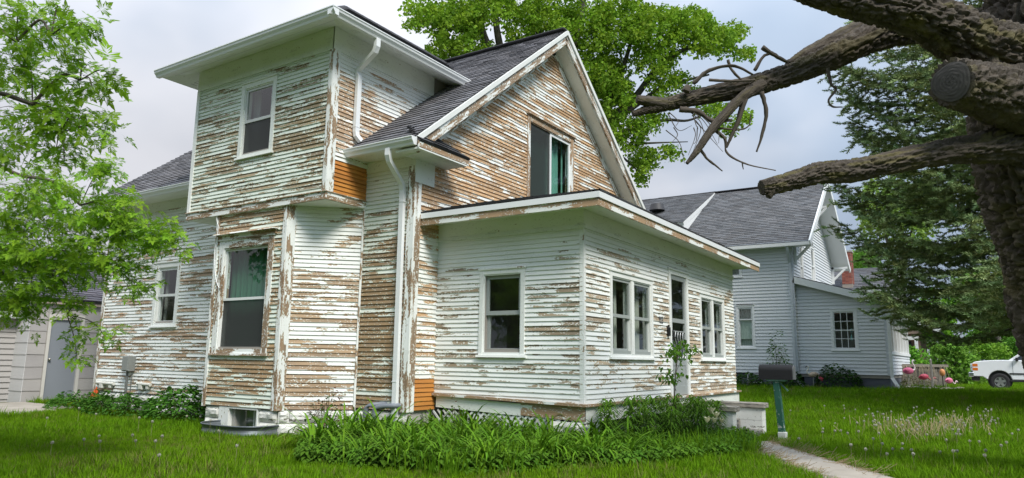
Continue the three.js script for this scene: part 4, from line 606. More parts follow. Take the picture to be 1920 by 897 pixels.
// ---- houses farther along the street, seen past the grey house ----
{
  const a = thing('brick_chimney_house', 'distant house with low grey roof and red brick chimney behind the grey house', 'house');
  const RP = [V3(36.5, 5.6, -9), V3(36.5, 5.6, 0.4), V3(39.5, 7.2, 0.4), V3(39.5, 7.2, -9)];
  mesh('wall', box(6, 5.0, 9, 39.6, 3.0, -4.3), std(0.6, 0.6, 0.58, 0.8), a); const rf = mesh('roof', merge([slab(RP, 0.12), slab([V3(42.5, 5.6, -9), V3(42.5, 5.6, 0.4), V3(39.5, 7.2, 0.4), V3(39.5, 7.2, -9)], 0.12)]), nWhite, a);
  shingles([RP[0], RP[1], RP[2], RP[3]].map((p) => p.clone().add(V3(0, 0.02, 0))), rf, { seed: 46, exp: 0.25, tab: 0.6, base: [0.12, 0.125, 0.14] });
  mesh('window', box(0.05, 1.2, 0.9, 36.58, 3.2, -1.2), std(0.03, 0.035, 0.04, 0.15), a);
  const ch = mesh('chimney', box(0.62, 3.0, 0.55, 37.1, 6.4, -2.0), std(0.30, 0.26, 0.22, 0.9), a), br = [std(0.26, 0.085, 0.06, 0.9), std(0.20, 0.06, 0.045, 0.9), std(0.31, 0.11, 0.075, 0.9)], R = rng(77), bg = new THREE.BoxGeometry(0.02, 0.06, 0.168), bf = new THREE.BoxGeometry(0.19, 0.06, 0.02);
  for (let r = 0; r < 28; r++) for (let k = 0; k < 3; k++) { const y = 6.05 + r * 0.066, m = mesh('brick', bg, br[Math.floor(R() * 3)], ch); m.position.set(36.785, y, -2.18 + k * 0.18 + (r % 2 ? 0.0 : -0.01)); const q = mesh('brick', bf, br[Math.floor(R() * 3)], ch); q.position.set(36.9 + k * 0.2, y, -1.718); }
  mesh('chimney_cap', box(0.72, 0.08, 0.66, 37.1, 7.94, -2.0), std(0.4, 0.38, 0.35, 0.9), ch);
  rebase(a, V3(39.6, 0.4, -4.3));
  const b = thing('brown_house', 'distant brown house with white gable trim half hidden by spruce boughs', 'house');
  mesh('wall', box(6, 3.0, 4, 49.5, 2.0, -1.2), std(0.20, 0.13, 0.095, 0.9), b);
  mesh('roof', merge([slab([V3(46.2, 4.9, -4), V3(46.2, 4.9, -1.0), V3(46.2, 3.7, 2.0), V3(53, 3.7, 2.0), V3(53, 4.9, -1.0)].slice(1, 5), 0.12), slab([V3(46.2, 4.9, -1.0), V3(46.2, 3.7, -4.2), V3(53, 3.7, -4.2), V3(53, 4.9, -1.0)], 0.12)]), std(0.09, 0.09, 0.1, 0.9), b);
  mesh('gable_panel', new THREE.ExtrudeGeometry(new THREE.Shape([[-3.2, 3.5], [1.0, 3.5], [-1.0, 4.8]].map((p) => new THREE.Vector2(-p[0], p[1]))), { depth: 0.1, bevelEnabled: false }).rotateY(Math.PI / 2).translate(46.35, 0, 0), std(0.30, 0.22, 0.17, 0.9), b);
  mesh('rake_board', merge([box(0.12, 0.25, 3.3, 46.2, 4.3, 0.5, 0.38), box(0.12, 0.25, 3.3, 46.2, 4.3, -2.5, -0.38)]), nWhite, b); mesh('porch_rail', merge([box(0.1, 0.22, 3.9, 46.3, 3.2, -1.2), box(0.1, 1.9, 0.2, 46.3, 2.2, 0.6), box(0.1, 1.9, 0.2, 46.3, 2.2, -1.2)]), nWhite, b);
  mesh('window', box(0.06, 1.0, 1.2, 46.45, 2.5, -0.3), std(0.03, 0.03, 0.035, 0.15), b);
  rebase(b, V3(49.5, 0.4, -1.2));
}
// ================= TREES =================
function h3(x, y, z) { let h = Math.imul(x | 0, 374761393) + Math.imul(y | 0, 668265263) + Math.imul(z | 0, 2147483647 ^ 1442695041); h = Math.imul(h ^ (h >>> 13), 1274126177); return ((h ^ (h >>> 16)) >>> 0) / 4294967296; }
function vn3(x, y, z) { const a = Math.floor(x), b = Math.floor(y), c = Math.floor(z), s = (t) => t * t * (3 - 2 * t), u = s(x - a), v = s(y - b), w = s(z - c), L = (i, j, k) => h3(a + i, b + j, c + k); return mix(mix(mix(L(0, 0, 0), L(1, 0, 0), u), mix(L(0, 1, 0), L(1, 1, 0), u), v), mix(mix(L(0, 0, 1), L(1, 0, 1), u), mix(L(0, 1, 1), L(1, 1, 1), u), v), w); }
// many copies of one leaf or clump
class Scatter {
  constructor() { this.m = []; this.c = []; }
  add(p, q, s, col) { this.m.push(new THREE.Matrix4().compose(p, q, typeof s === 'number' ? V3(s, s, s) : s)); this.c.push(col); }
  build(name, geo, mat, parent) { const m = new THREE.InstancedMesh(geo, mat, this.m.length); m.name = name; this.m.forEach((x, i) => { m.setMatrixAt(i, x); m.setColorAt(i, this.c[i]); }); m.castShadow = m.receiveShadow = true; m.userData.kind = 'stuff'; parent.add(m); return m; }
}
const gauss = (R) => { let s = 0; for (let i = 0; i < 4; i++) s += R(); return (s - 2) * 1.0; };
// orientation whose +Y runs along tip and whose +Z faces up as far as it can
function leafQ(tip, up) { const y = tip.clone().normalize(), x = y.clone().cross(up).normalize(), z = x.clone().cross(y).normalize(); return new THREE.Quaternion().setFromRotationMatrix(new THREE.Matrix4().makeBasis(x, y, z)); }
const RC = (R, r, g, b, v = 0.25) => { const k = 1 - v / 2 + v * R(), t = (R() - 0.5) * v * 0.5; return new THREE.Color().setRGB(r * (k + t), g * k, b * (k - t * 0.6)); };
const leafMat = phys(1, 1, 1, 0.96, { transmission: 0.42, thickness: 0, side: THREE.DoubleSide, specularIntensity: 0.25 }), needleMat = std(1, 1, 1, 0.75, { side: THREE.DoubleSide });
// lobed maple leaf, tip along +Y, stalk at the origin, slightly folded
const mapleLeaf = (() => {
  const half = [[0, 0], [0.10, 0.03], [0.30, -0.05], [0.24, 0.10], [0.36, 0.14], [0.56, 0.20], [0.42, 0.27], [0.50, 0.42], [0.36, 0.40], [0.17, 0.36], [0.20, 0.52], [0.27, 0.66], [0.13, 0.66], [0.10, 0.80], [0, 1.02]], f = new Faces(), c = (s, y) => V3(s, y, 0), P = ([x, y], s) => V3(s * x, y, 0.22 * x - 0.10 * y * y - 0.25 * x * x);
  for (const s of [-1, 1]) for (let i = 1; i + 1 < half.length; i++) { const m = V3(0, Math.min(0.9, 0.1 + half[i][1] * 0.55), -0.02); const a = P(half[i], s), b = P(half[i + 1], s); s > 0 ? f.tri(m, a, b) : f.tri(m, b, a); }
  f.tri(V3(-0.008, 0, 0), V3(0.008, 0, 0), V3(0, -0.45, 0.08)); return f.build();
})();
// a round clump of small leaves for trees farther off
function clumpGeo(seed, n, r, leaf) { const R = rng(seed), f = new Faces(); for (let i = 0; i < n; i++) { const d = V3(gauss(R), gauss(R) * 0.7 + 0.15, gauss(R)).normalize(), c = d.clone().multiplyScalar(r * (0.35 + 0.65 * R())), t = V3(gauss(R), gauss(R) * 0.6 - 0.35, gauss(R)).normalize(), up = V3(gauss(R) * 0.7, 1, gauss(R) * 0.7), x = t.clone().cross(up).normalize(), l = leaf * (0.7 + 0.6 * R()), a = c.clone(), b = c.clone().addScaledVector(t, l), m = c.clone().addScaledVector(t, l * 0.45), w = l * 0.42; f.tri(a, m.clone().addScaledVector(x, w), b); f.tri(a, b, m.clone().addScaledVector(x, -w)); f.tri(a, m.clone().addScaledVector(x, w * 0.6).add(V3(0, l * 0.25, 0)), m.clone().addScaledVector(x, -w * 0.5)); } return f.build(); }
const clumps = [clumpGeo(1, 18, 0.27, 0.125), clumpGeo(2, 18, 0.27, 0.125)];
const barkTex = tex(256, 512, (i, j) => { const a = i / 256 * Math.PI * 2, n = vn3(Math.cos(a) * 5, Math.sin(a) * 5, j * 0.05), m = vn3(Math.cos(a) * 11, Math.sin(a) * 11, j * 0.16), p = h2(i, j), k = 0.35 + 0.55 * n + 0.3 * (m - 0.5) + 0.12 * (p - 0.5); return [k, k, k]; });
const bark = new THREE.MeshStandardMaterial({ color: 0xffffff, vertexColors: true, roughness: 0.95, bumpMap: barkTex, bumpScale: 0.012 }), twigBark = std(0.085, 0.07, 0.055, 0.95), greyBark = std(0.10, 0.09, 0.08, 0.95);
function barkLimb(pts, radii, seed, { rad = 40, per = 22, amp = 0.10, tone = [0.068, 0.056, 0.043], moss = 0.3 } = {}) {
  const ridge = (a, l, r) => { const c = Math.cos(a), s = Math.sin(a), f = 3.2 + r * 9; const w = 0.6 * vn3(c * 2 + 7, s * 2 + seed, l * 3), n = vn3(c * f + seed + w, s * f + 3.3, l * 7 + w), m = vn3(c * f * 2.1 + seed, s * f * 2.1 + w * 2, l * 17), g = vn3(c * 1.1 + seed, s * 1.1, l * 1.6), p = vn3(c * f * 4.6, s * f * 4.6 + seed, l * 40); return 1 + amp * (1.5 * (sstep(0, 0.34, Math.abs(n - 0.5) * 2) - 0.6) + 1.1 * (sstep(0, 0.4, Math.abs(m - 0.5) * 2) - 0.6) + 0.9 * (p - 0.5)) + 0.14 * (g - 0.5); };
  return limb(pts, radii, { rad, per, rough: ridge, colour: (a, l) => { const c = Math.cos(a), s = Math.sin(a), q = vn3(c * 2.1 + seed, s * 2.1, l * 3.1), w = vn3(c * 7 + seed, s * 7, l * 16), k = 0.62 + 0.85 * w * (0.5 + q), g = moss * sstep(0.58, 0.78, vn3(c * 3 + 9, s * 3 + seed, l * 4)); return [mix(tone[0] * k, 0.13, g), mix(tone[1] * k, 0.115, g), mix(tone[2] * k, 0.03, g)]; } });
}
const pxs = (list, d) => list.map(([x, y, dd]) => at(x, y, dd ?? d));

// ---- old tree with dead limbs over the lawn ----
{
  const base = at(2150, 1000, 7.6); base.y = ground(base.x, base.z);
  const t = thing('old_tree', 'old rough barked tree with sawn stub and bare limbs reaching across the lawn', 'tree'), r = (px) => px / 1342.87 * 7.5;
  mesh('trunk', barkLimb([base.clone().add(V3(0, -0.2, 0)), at(2105, 860, 7.6), at(2058, 700, 7.6), at(2012, 520, 7.6), at(1976, 380, 7.6), at(1944, 240, 7.6), at(1956, 90, 7.6), at(1966, -80, 7.6), at(1990, -300, 7.7)], [0.75, 0.60, 0.56, 0.56, 0.58, 0.60, 0.58, 0.46, 0.34], 1.7, { rad: 170, per: 60, amp: 0.075 }), bark, t);
  const Rl = (name, pts, radii, seed, o = {}) => mesh(name, barkLimb(pxs(pts, 7.4), radii.map(r), seed, o), bark, t);
  Rl('limb', [[1985, 175, 7.5], [1900, 118, 7.35], [1830, 82, 7.2], [1770, 50, 7.1], [1690, 18, 7.05], [1600, 0, 7.1], [1510, -22, 7.2], [1400, -70, 7.4]], [80, 58, 46, 42, 36, 30, 24, 14], 3.1, { rad: 96, per: 56, amp: 0.11, moss: 0.5 });
  Rl('limb', [[1900, 60, 8.1], [1790, 52, 7.95], [1716, 52, 7.85], [1640, 68, 7.75], [1560, 106, 7.65], [1480, 140, 7.6], [1400, 163, 7.55], [1300, 184, 7.5], [1232, 200, 7.45], [1186, 214, 7.42]], [44, 33, 28, 27, 23, 20, 17, 13, 10, 5], 5.2, { rad: 72, per: 48, amp: 0.13 });
  Rl('branch', [[1720, 28, 7.95], [1640, 42, 7.9], [1570, 74, 7.8], [1510, 104, 7.72], [1478, 122, 7.68]], [24, 19, 16, 13, 8], 6.2, { rad: 28, per: 16 });
  Rl('branch', [[1250, 196, 7.45], [1215, 190, 7.42], [1194, 186, 7.4]], [11, 10, 7], 7.1, { rad: 20, per: 10 });
  Rl('branch', [[1430, 158, 7.5], [1395, 180, 7.42], [1362, 212, 7.36], [1328, 252, 7.3], [1306, 285, 7.26], [1288, 307, 7.24]], [12, 9, 8, 7, 5.5, 3], 8.4, { rad: 22, per: 16 });
  Rl('limb', [[1990, 300, 7.5], [1900, 272, 7.3], [1820, 280, 7.1], [1740, 290, 7.0], [1660, 307, 6.9], [1596, 320, 6.85], [1530, 326, 6.8], [1478, 342, 6.78], [1428, 353, 6.75]], [56, 34, 23, 20, 18, 19, 17, 14, 12], 9.3, { rad: 72, per: 44, amp: 0.13, moss: 0.5 });
  Rl('branch_stub', [[1470, 346, 6.76], [1448, 358, 6.74], [1441, 370, 6.73]], [9, 8, 5], 10.1, { rad: 16, per: 8 });
  // sawn stub: bark collar and a weathered cut face with rings
  const sp = [[1960, 195, 7.35], [1880, 178, 7.05], [1828, 164, 6.85], [1785, 154, 6.66]], stub = Rl('sawn_stub', sp, [78, 52, 41, 37], 11.7, { rad: 90, per: 44, amp: 0.09 });
  { const c = at(1783, 153.5, 6.65), ax = at(1783, 153.5, 6.65).sub(at(1828, 164, 6.85)).normalize(), x = ax.clone().cross(V3(0, 1, 0)).normalize(), y = x.clone().cross(ax), f = new Faces(), rr = 36 / 1342.87 * 6.65, N = 48, M = 12; const Pp = (i, j) => { const a = i / N * Math.PI * 2, q = j / M * rr * (1 + 0.05 * Math.sin(3 * a + 1) + 0.03 * vn(i * 0.4, 3)); return c.clone().addScaledVector(x, Math.cos(a) * q).addScaledVector(y, Math.sin(a) * q).addScaledVector(ax, 0.012 - 0.02 * (j / M) ** 3 + 0.004 * vn(i * 0.5, j * 2)); };
    const Cc = (i, j) => { const k = 0.6 + 0.5 * vn3(Math.cos(i / N * 6.283) * 3, Math.sin(i / N * 6.283) * 3, j * 1.3) + 0.25 * (j % 2); return [0.06 * k, 0.056 * k, 0.052 * k]; };
    for (let i = 0; i < N; i++) for (let j = 0; j < M; j++) f.quad(Pp(i, j), Pp(i + 1, j), Pp(i + 1, j + 1), Pp(i, j + 1), null, Cc(i, j)); const g = f.build(); mesh('cut_face', g, new THREE.MeshStandardMaterial({ vertexColors: true, roughness: 0.95, side: THREE.DoubleSide }), stub); }
  const tw = (pts, a, b) => mesh('twig', limb(pxs(pts, 7.4), [r(a), r(b)], { rad: 6, per: 6, rough: (q, l) => 0.8 + 0.5 * vn(l * 30, q) }), twigBark, t);
  tw([[1398, 185], [1384, 228], [1372, 255], [1362, 277]], 5.5, 2); tw([[1428, 172], [1437, 212], [1430, 250], [1419, 285]], 4.5, 1.6); tw([[1552, 128], [1560, 160], [1568, 166], [1554, 190], [1562, 200], [1580, 201]], 3.4, 1.2); tw([[1338, 240], [1360, 262], [1362, 285], [1395, 306], [1455, 320]], 3.8, 1); tw([[1312, 278], [1326, 298], [1340, 309], [1355, 321]], 3.2, 1.2); tw([[1300, 156], [1330, 132], [1378, 124], [1412, 140]], 4, 2); tw([[1365, 112], [1370, 128], [1390, 150]], 3, 2); tw([[1415, 132], [1432, 106], [1450, 98]], 3.4, 2.2); tw([[1430, 88], [1450, 102], [1476, 116]], 5, 3); tw([[1275, 205], [1310, 210], [1334, 226], [1372, 226]], 6, 3); tw([[1330, 150], [1372, 152], [1416, 150]], 3, 2); tw([[1372, 195], [1362, 215], [1360, 222]], 6, 3); tw([[1345, 240], [1390, 243], [1404, 236], [1408, 215]], 2, 0.8); tw([[1392, 306], [1394, 318]], 1.5, 0.8); tw([[1285, 172], [1290, 160]], 9, 5);
  // a few bare twigs hanging at the branch end
  const R = rng(5); for (let i = 0; i < 13; i++) { const x = 1225 + R() * 110, y = 205 + R() * 45, a = R() * 90 - 30; tw([[x, y, 7.4], [x + a * 0.4 + R() * 12, y + 12 + R() * 20, 7.35], [x + a, y + 22 + R() * 50, 7.3]], 1.1, 0.4); }
  rebase(t, base);
}
// ---- maple whose boughs hang into the picture beside the house ----
{
  const base = at(-330, 760, 7.2); base.y = ground(base.x, base.z); const t = thing('maple_tree', 'young maple with fresh green lobed leaves hanging beside the house', 'tree'), R = rng(9);
  const brown = (pts, a, b, rad = 8) => limb(pts, [a, (a + b) / 2, b], { rad, per: 5, rough: (q, l) => 0.92 + 0.16 * vn(l * 14, q * 2) });
  const top = at(-330, -700, 7.2), P = (x, y, d) => at(x, y, d);
  mesh('trunk', barkLimb([base.clone().add(V3(0, -0.2, 0)), P(-335, 560, 7.2), P(-320, 250, 7.1), P(-330, -100, 7.1), top], [0.16, 0.14, 0.12, 0.09, 0.03], 2.2, { rad: 28, per: 16, amp: 0.06, moss: 0.1 }), bark, t);
  // pads of foliage: x, y, rx, ry, depth, leaves, leaf length, index of the bough node it grows from
  const nodes = [[-325, 300, 7.1], [-60, 90, 5.6], [30, 78, 5.3], [95, 66, 5.2], [-80, 240, 5.7], [60, 195, 5.3], [150, 150, 5.2], [-120, 330, 7.4], [40, 330, 7.5], [150, 385, 7.6], [215, 400, 7.6], [-60, 470, 7.4], [60, 500, 7.5], [150, 480, 7.6], [-340, 60, 7.0], [-200, -60, 6.5], [110, 250, 5.4], [100, 520, 7.4], [125, 590, 7.3]];
  const links = [[0, 4], [14, 1], [1, 2], [2, 3], [4, 5], [5, 6], [0, 7], [7, 8], [8, 9], [9, 10], [7, 11], [11, 12], [12, 13], [14, 15], [5, 16], [12, 17], [17, 18]], NP = nodes.map((n) => P(...n)), br = [];
  links.forEach(([a, b], i) => { const m = NP[a].clone().lerp(NP[b], 0.5).add(V3((R() - 0.5) * 0.15, 0.08 + R() * 0.1, (R() - 0.5) * 0.15)), th = [0.07, 0.035, 0.02, 0.012, 0.025, 0.014, 0.05, 0.028, 0.02, 0.012, 0.03, 0.018, 0.012, 0.05, 0.012, 0.012, 0.008][i]; mesh('bough', brown([NP[a], m, NP[b]], th, th * 0.6), twigBark, t); });
  const pads = [[30, 22, 62, 32, 5.4, 46, .135, 2], [108, 10, 34, 14, 5.2, 12, .14, 3], [85, 62, 66, 36, 5.3, 60, .135, 3], [150, 48, 30, 18, 5.1, 20, .14, 3], [55, 125, 76, 46, 5.4, 80, .13, 5], [150, 138, 44, 32, 5.2, 36, .135, 6], [206, 140, 16, 15, 5.1, 7, .16, 6], [172, 162, 22, 12, 5.1, 10, .15, 6], [60, 205, 80, 48, 5.4, 84, .13, 5], [140, 222, 62, 28, 5.3, 54, .13, 16], [196, 246, 24, 9, 5.2, 16, .12, 16], [35, 275, 60, 30, 5.5, 44, .13, 16], [105, 278, 36, 22, 5.3, 20, .14, 16], [120, 298, 16, 9, 5.2, 6, .15, 16],
    [50, 345, 95, 42, 7.6, 210, .12, 8], [185, 322, 34, 26, 7.4, 70, .12, 9], [85, 425, 105, 58, 7.6, 420, .12, 8], [195, 395, 64, 44, 7.6, 190, .12, 9], [235, 425, 40, 26, 7.5, 80, .12, 10], [298, 442, 36, 26, 7.4, 100, .12, 10], [330, 470, 12, 14, 7.4, 14, .12, 10], [50, 505, 78, 42, 7.5, 230, .12, 12], [150, 492, 64, 40, 7.5, 170, .12, 13], [232, 490, 40, 26, 7.4, 66, .12, 13], [252, 532, 26, 18, 7.3, 40, .12, 13], [25, 565, 46, 30, 7.4, 90, .12, 12], [52, 596, 16, 14, 7.3, 20, .12, 12], [105, 545, 40, 16, 7.4, 40, .12, 17], [142, 578, 24, 11, 7.3, 22, .13, 18], [192, 624, 22, 10, 7.3, 18, .13, 18], [145, 618, 12, 14, 7.3, 12, .13, 18], [143, 668, 12, 9, 7.3, 10, .13, 18],
    [-140, 60, 90, 130, 6.2, 220, .13, 15], [-150, 330, 100, 120, 7.4, 260, .13, 7], [-120, 560, 70, 60, 7.5, 120, .13, 11], [-330, -300, 160, 240, 7.2, 320, .14, 14], [-470, 100, 130, 260, 7.4, 320, .14, 0]];
  const sc = new Scatter(), tw = [], near = [];
  for (const [x, y, rx, ry, d, n, ls, nd] of pads) {
    const dn = d > 6.5 ? n * 1.35 : n * 1.1, anchor = NP[nd], k = Math.max(2, Math.round(dn / 6)), mid = P(x, y, d).lerp(anchor, 0.35);
    tw.push(brown([anchor, mid.clone().add(V3(0, 0.05, 0)), P(x, y, d)], 0.006, 0.0035, 5));
    for (let i = 0; i < k; i++) {
      const a = R() * 6.283, q = Math.sqrt(R()) * 0.98, c = P(x + Math.cos(a) * q * rx, y + Math.sin(a) * q * ry, d + (R() - 0.5) * (rx / 1342 * d) * 2.2), o = P(x, y, d).lerp(c, R() * 0.5);
      if (i % 2 === 0) tw.push(limb([o, o.clone().lerp(c, 0.5).add(V3(0, 0.02, 0)), c], [0.003, 0.0015], { rad: 4, per: 2, cap: false }));
      const m = Math.max(3, Math.round(dn / k));
      for (let j = 0; j < m; j++) { const off = V3(gauss(R), gauss(R) * 0.7, gauss(R)).multiplyScalar(0.10), p = c.clone().add(off), tip = off.clone().normalize().multiplyScalar(0.8).add(V3(gauss(R) * 0.5, -0.45 + gauss(R) * 0.4, gauss(R) * 0.5)), up = V3(gauss(R) * 0.75, 1, gauss(R) * 0.75), s = ls * (0.7 + 0.5 * R()), col = RC(R, 0.22, 0.40, 0.022, 0.5); (d < 5.6 && x > 0 && near.length < 290 && R() < 0.62 ? near.push([p, leafQ(tip, up), s]) : sc.add(p, leafQ(tip, up), s, col)); }
    }
  }
  const twg = mesh('twigs', merge(tw), twigBark, t); twg.userData.kind = 'stuff';
  sc.build('foliage', mapleLeaf, leafMat, t);
  const tones = Array.from({ length: 6 }, () => { const m = leafMat.clone(); m.color.copy(RC(R, 0.22, 0.40, 0.022, 0.5)); return m; });
  near.forEach(([p, q, s], i) => { const m = mesh('leaf', mapleLeaf, tones[i % 6], t); m.position.copy(p); m.quaternion.copy(q); m.scale.setScalar(s); });
  rebase(t, base);
}
// ---- broadleaf trees made of limbs and clumps; pads given as picture ellipses at a depth ----
function padTree(name, label, group, base, trunk, limbs, pads, { per = 1, col = [0.24, 0.40, 0.03], seed = 1, size = 1, deep = 2.2 } = {}) {
  const t = thing(name, label, 'tree', group), R = rng(seed);
  mesh('trunk', trunk, greyBark, t); for (const l of limbs) mesh('limb', l, greyBark, t);
  const sc = [new Scatter(), new Scatter()];
  for (const [x, y, rx, ry, d, n] of pads) for (let i = 0; i < n * per; i++) { const a = R() * 6.283, q = Math.sqrt(R()), dz = gauss(R) * deep * 0.7 * Math.min(1, rx / 45 + 0.3), p = at(x + Math.cos(a) * q * rx, y + Math.sin(a) * q * ry, d + dz); sc[i % 2].add(p, new THREE.Quaternion().setFromEuler(new THREE.Euler(gauss(R) * 0.4, R() * 6.28, gauss(R) * 0.4)), size * (0.75 + 0.55 * R()), RC(R, ...col, 0.42)); }
  const crown = mesh('crown', clumps[0].clone().scale(0.2, 0.2, 0.2).translate(...at(pads[0][0], pads[0][1], pads[0][4]).toArray()), leafMat.clone(), t); crown.material.color.setRGB(...col);
  sc.forEach((s, i) => s.build('foliage', clumps[i], leafMat, crown)); rebase(t, base); return t;
}
{
  const D = 24, L = (pts, a, b) => limb(pxs(pts, D), [a, (a + b) / 2, b], { rad: 8, per: 6 }), b = at(1040, 760, D); b.y = ground(b.x, b.z);
  padTree('back_maple', 'tall leafy maple rising behind the peeling house gable', null, b, limb([b.clone(), at(1040, 560, D), at(1035, 400, D), at(1020, 300, D)], [0.5, 0.42, 0.38, 0.36], { rad: 14, per: 6 }),
    [L([[1020, 310], [960, 200], [925, 110], [905, 60], [900, 10], [905, -60]], 0.22, 0.06), L([[1020, 310], [965, 180], [938, 90], [930, 20], [950, -60]], 0.2, 0.06), L([[1025, 310], [1015, 150], [1010, 60], [1000, -30]], 0.2, 0.05), L([[1025, 310], [1060, 160], [1085, 60], [1100, -60]], 0.2, 0.05), L([[1030, 330], [1110, 250], [1180, 195], [1240, 120], [1290, 90], [1330, 80]], 0.18, 0.04), L([[1110, 250], [1160, 150], [1180, 90], [1200, 20]], 0.12, 0.04), L([[1110, 255], [1190, 200], [1240, 165], [1290, 150], [1330, 140]], 0.1, 0.03), L([[1120, 265], [1190, 240], [1250, 225], [1290, 226], [1340, 205]], 0.09, 0.025), L([[1190, 270], [1230, 268], [1290, 266]], 0.05, 0.015), L([[1100, 270], [1160, 290], [1195, 320]], 0.08, 0.02), L([[905, 60], [850, 55], [800, 40], [770, 42]], 0.07, 0.02)],
    [[800, 14, 44, 16, D, 40], [776, 44, 22, 8, D, 22], [812, 30, 26, 14, D, 36], [858, 52, 52, 42, D, 190], [838, 96, 36, 24, D, 80], [880, 18, 60, 34, D, 140], [905, 92, 26, 16, D, 34], [930, 12, 52, 26, D, 110], [980, 50, 36, 40, D, 110], [1030, 22, 56, 36, D, 150], [1000, 90, 44, 16, D, 60], [1096, 44, 66, 46, D, 260], [1050, 88, 30, 18, D, 60], [1126, 116, 42, 48, D, 190], [1168, 40, 58, 44, D, 240], [1230, 52, 56, 40, D, 200], [1226, 110, 44, 30, D, 120], [1290, 44, 52, 30, D, 150], [1330, 74, 48, 28, D, 130], [1372, 60, 30, 16, D, 46], [1392, 98, 22, 8, D, 24], [1150, 186, 36, 44, D, 150], [1140, 150, 40, 40, D, 120], [1176, 250, 36, 30, D, 110], [1210, 300, 28, 22, D, 60], [1204, 334, 10, 14, D, 14], [1250, 150, 44, 18, D, 66], [1258, 286, 16, 10, D, 18], [1218, 226, 30, 22, D, 46], [1300, 178, 22, 14, D, 26], [1338, 206, 34, 16, D, 46], [1392, 222, 20, 10, D, 16], [1370, 240, 18, 10, D, 12], [1240, 185, 26, 14, D, 30], [1060, -80, 240, 80, D, 420], [1040, 200, 120, 70, D + 1, 180]], { seed: 12, size: 0.84, per: 0.95 });
  const bg = [['background_tree', 'pale green leafy tree behind the red brick chimney', 1612, 500, 48, 34, 52, 150, [0.19, 0.38, 0.05], 8], ['background_tree', 'tall yellow green tree seen through the upper spruce boughs', 1690, 410, 78, 105, 46, 260, [0.22, 0.34, 0.06], 10], ['background_tree', 'rounded bright green tree behind the brown house', 1750, 600, 60, 60, 58, 260, [0.18, 0.38, 0.03], 8], ['background_tree', 'broad dark green tree behind the parked truck', 1900, 620, 90, 70, 56, 380, [0.11, 0.26, 0.024], 8], ['background_tree', 'large green tree with thick grey trunk beyond the truck hood', 1850, 560, 70, 70, 50, 300, [0.14, 0.31, 0.03], 8], ['background_tree', 'leafy green tree on the far side of the cross street past the truck', 2050, 560, 120, 110, 55, 420, [0.14, 0.3, 0.03], 9]];
  bg.forEach(([nm, lb, x, y, rx, ry, d, n, col, h], i) => { const b = at(nm && x + (i === 4 ? 40 : 0), 700, d); b.y = ground(b.x, b.z); const c = at(x, y, d), pads = []; const R = rng(80 + i); for (let k = 0; k < 9; k++) { const a = R() * 6.28, q = 0.62 * Math.sqrt(R()); pads.push([x + Math.cos(a) * q * rx, y + Math.sin(a) * q * ry, rx * 0.5, ry * 0.42, d + gauss(R) * 1.5, n / 9]); } padTree(nm, lb, 'trees along the cross street', b, limb([b.clone(), b.clone().lerp(c, 0.5).add(V3(0.2, 0, 0)), c], [0.32, 0.26, 0.1], { rad: 10, per: 4 }), [limb([b.clone().lerp(c, 0.6), c.clone().add(V3(1, 1.5, 1))], [0.14, 0.04], { rad: 6, per: 4 }), limb([b.clone().lerp(c, 0.6), c.clone().add(V3(-0.8, 1.2, -1.4))], [0.14, 0.04], { rad: 6, per: 4 })], pads, { seed: 90 + i, size: 1.9, col, deep: 3 }); });
  const sh = [[1700, 690, 46, 34, 38, 120, [0.15, 0.36, 0.028], 'bright green shrub behind the stone planter'], [1790, 690, 44, 40, 40, 140, [0.17, 0.34, 0.04], 'wide green shrub between the stone planter and the truck'], [1850, 676, 50, 32, 44, 120, [0.20, 0.38, 0.035], 'yellow green shrub behind the truck hood'], [1640, 640, 60, 50, 40, 120, [0.12, 0.28, 0.025], 'green shrub hidden behind the grey house porch'], [1930, 690, 60, 50, 46, 160, [0.10, 0.25, 0.022], 'dark green shrub behind the truck cab'], [2060, 680, 90, 60, 48, 160, [0.12, 0.27, 0.022], 'long green shrub farther along the cross street']];
  sh.forEach(([x, y, rx, ry, d, n, col, lb], i) => { const b = at(x, 735, d); b.y = ground(b.x, b.z); const c = at(x, y, d), s = thing('garden_shrub', lb, 'shrub', 'shrubs along the cross street'), R = rng(120 + i), sc = new Scatter(); const st = []; for (let k = 0; k < 5; k++) st.push(limb([b.clone(), b.clone().lerp(c, 0.6).add(V3(gauss(R) * 0.5, 0, gauss(R) * 0.5)), c.clone().add(V3(gauss(R), 0.3, gauss(R)))], [0.05, 0.015], { rad: 5, per: 3 })); mesh('stems', merge(st), greyBark, s).userData.kind = 'stuff';
    const hgt = Math.max(0.6, (c.y + ry / 1342 * d - b.y)); for (let k = 0; k < n * 1.6; k++) { const a = R() * 6.28, q = Math.sqrt(R()) * rx / 1342 * d, yy = Math.pow(R(), 0.8); sc.add(V3(b.x + Math.cos(a) * q * (1.1 - 0.5 * yy * yy), b.y + 0.1 + hgt * yy, b.z + Math.sin(a) * q * (1.1 - 0.5 * yy * yy)), new THREE.Quaternion().setFromEuler(new THREE.Euler(gauss(R) * 0.4, R() * 6.28, 0)), 1.0 + 0.6 * R(), RC(R, ...col, 0.4)); } sc.build('foliage', clumps[i % 2], leafMat, s); rebase(s, b); });
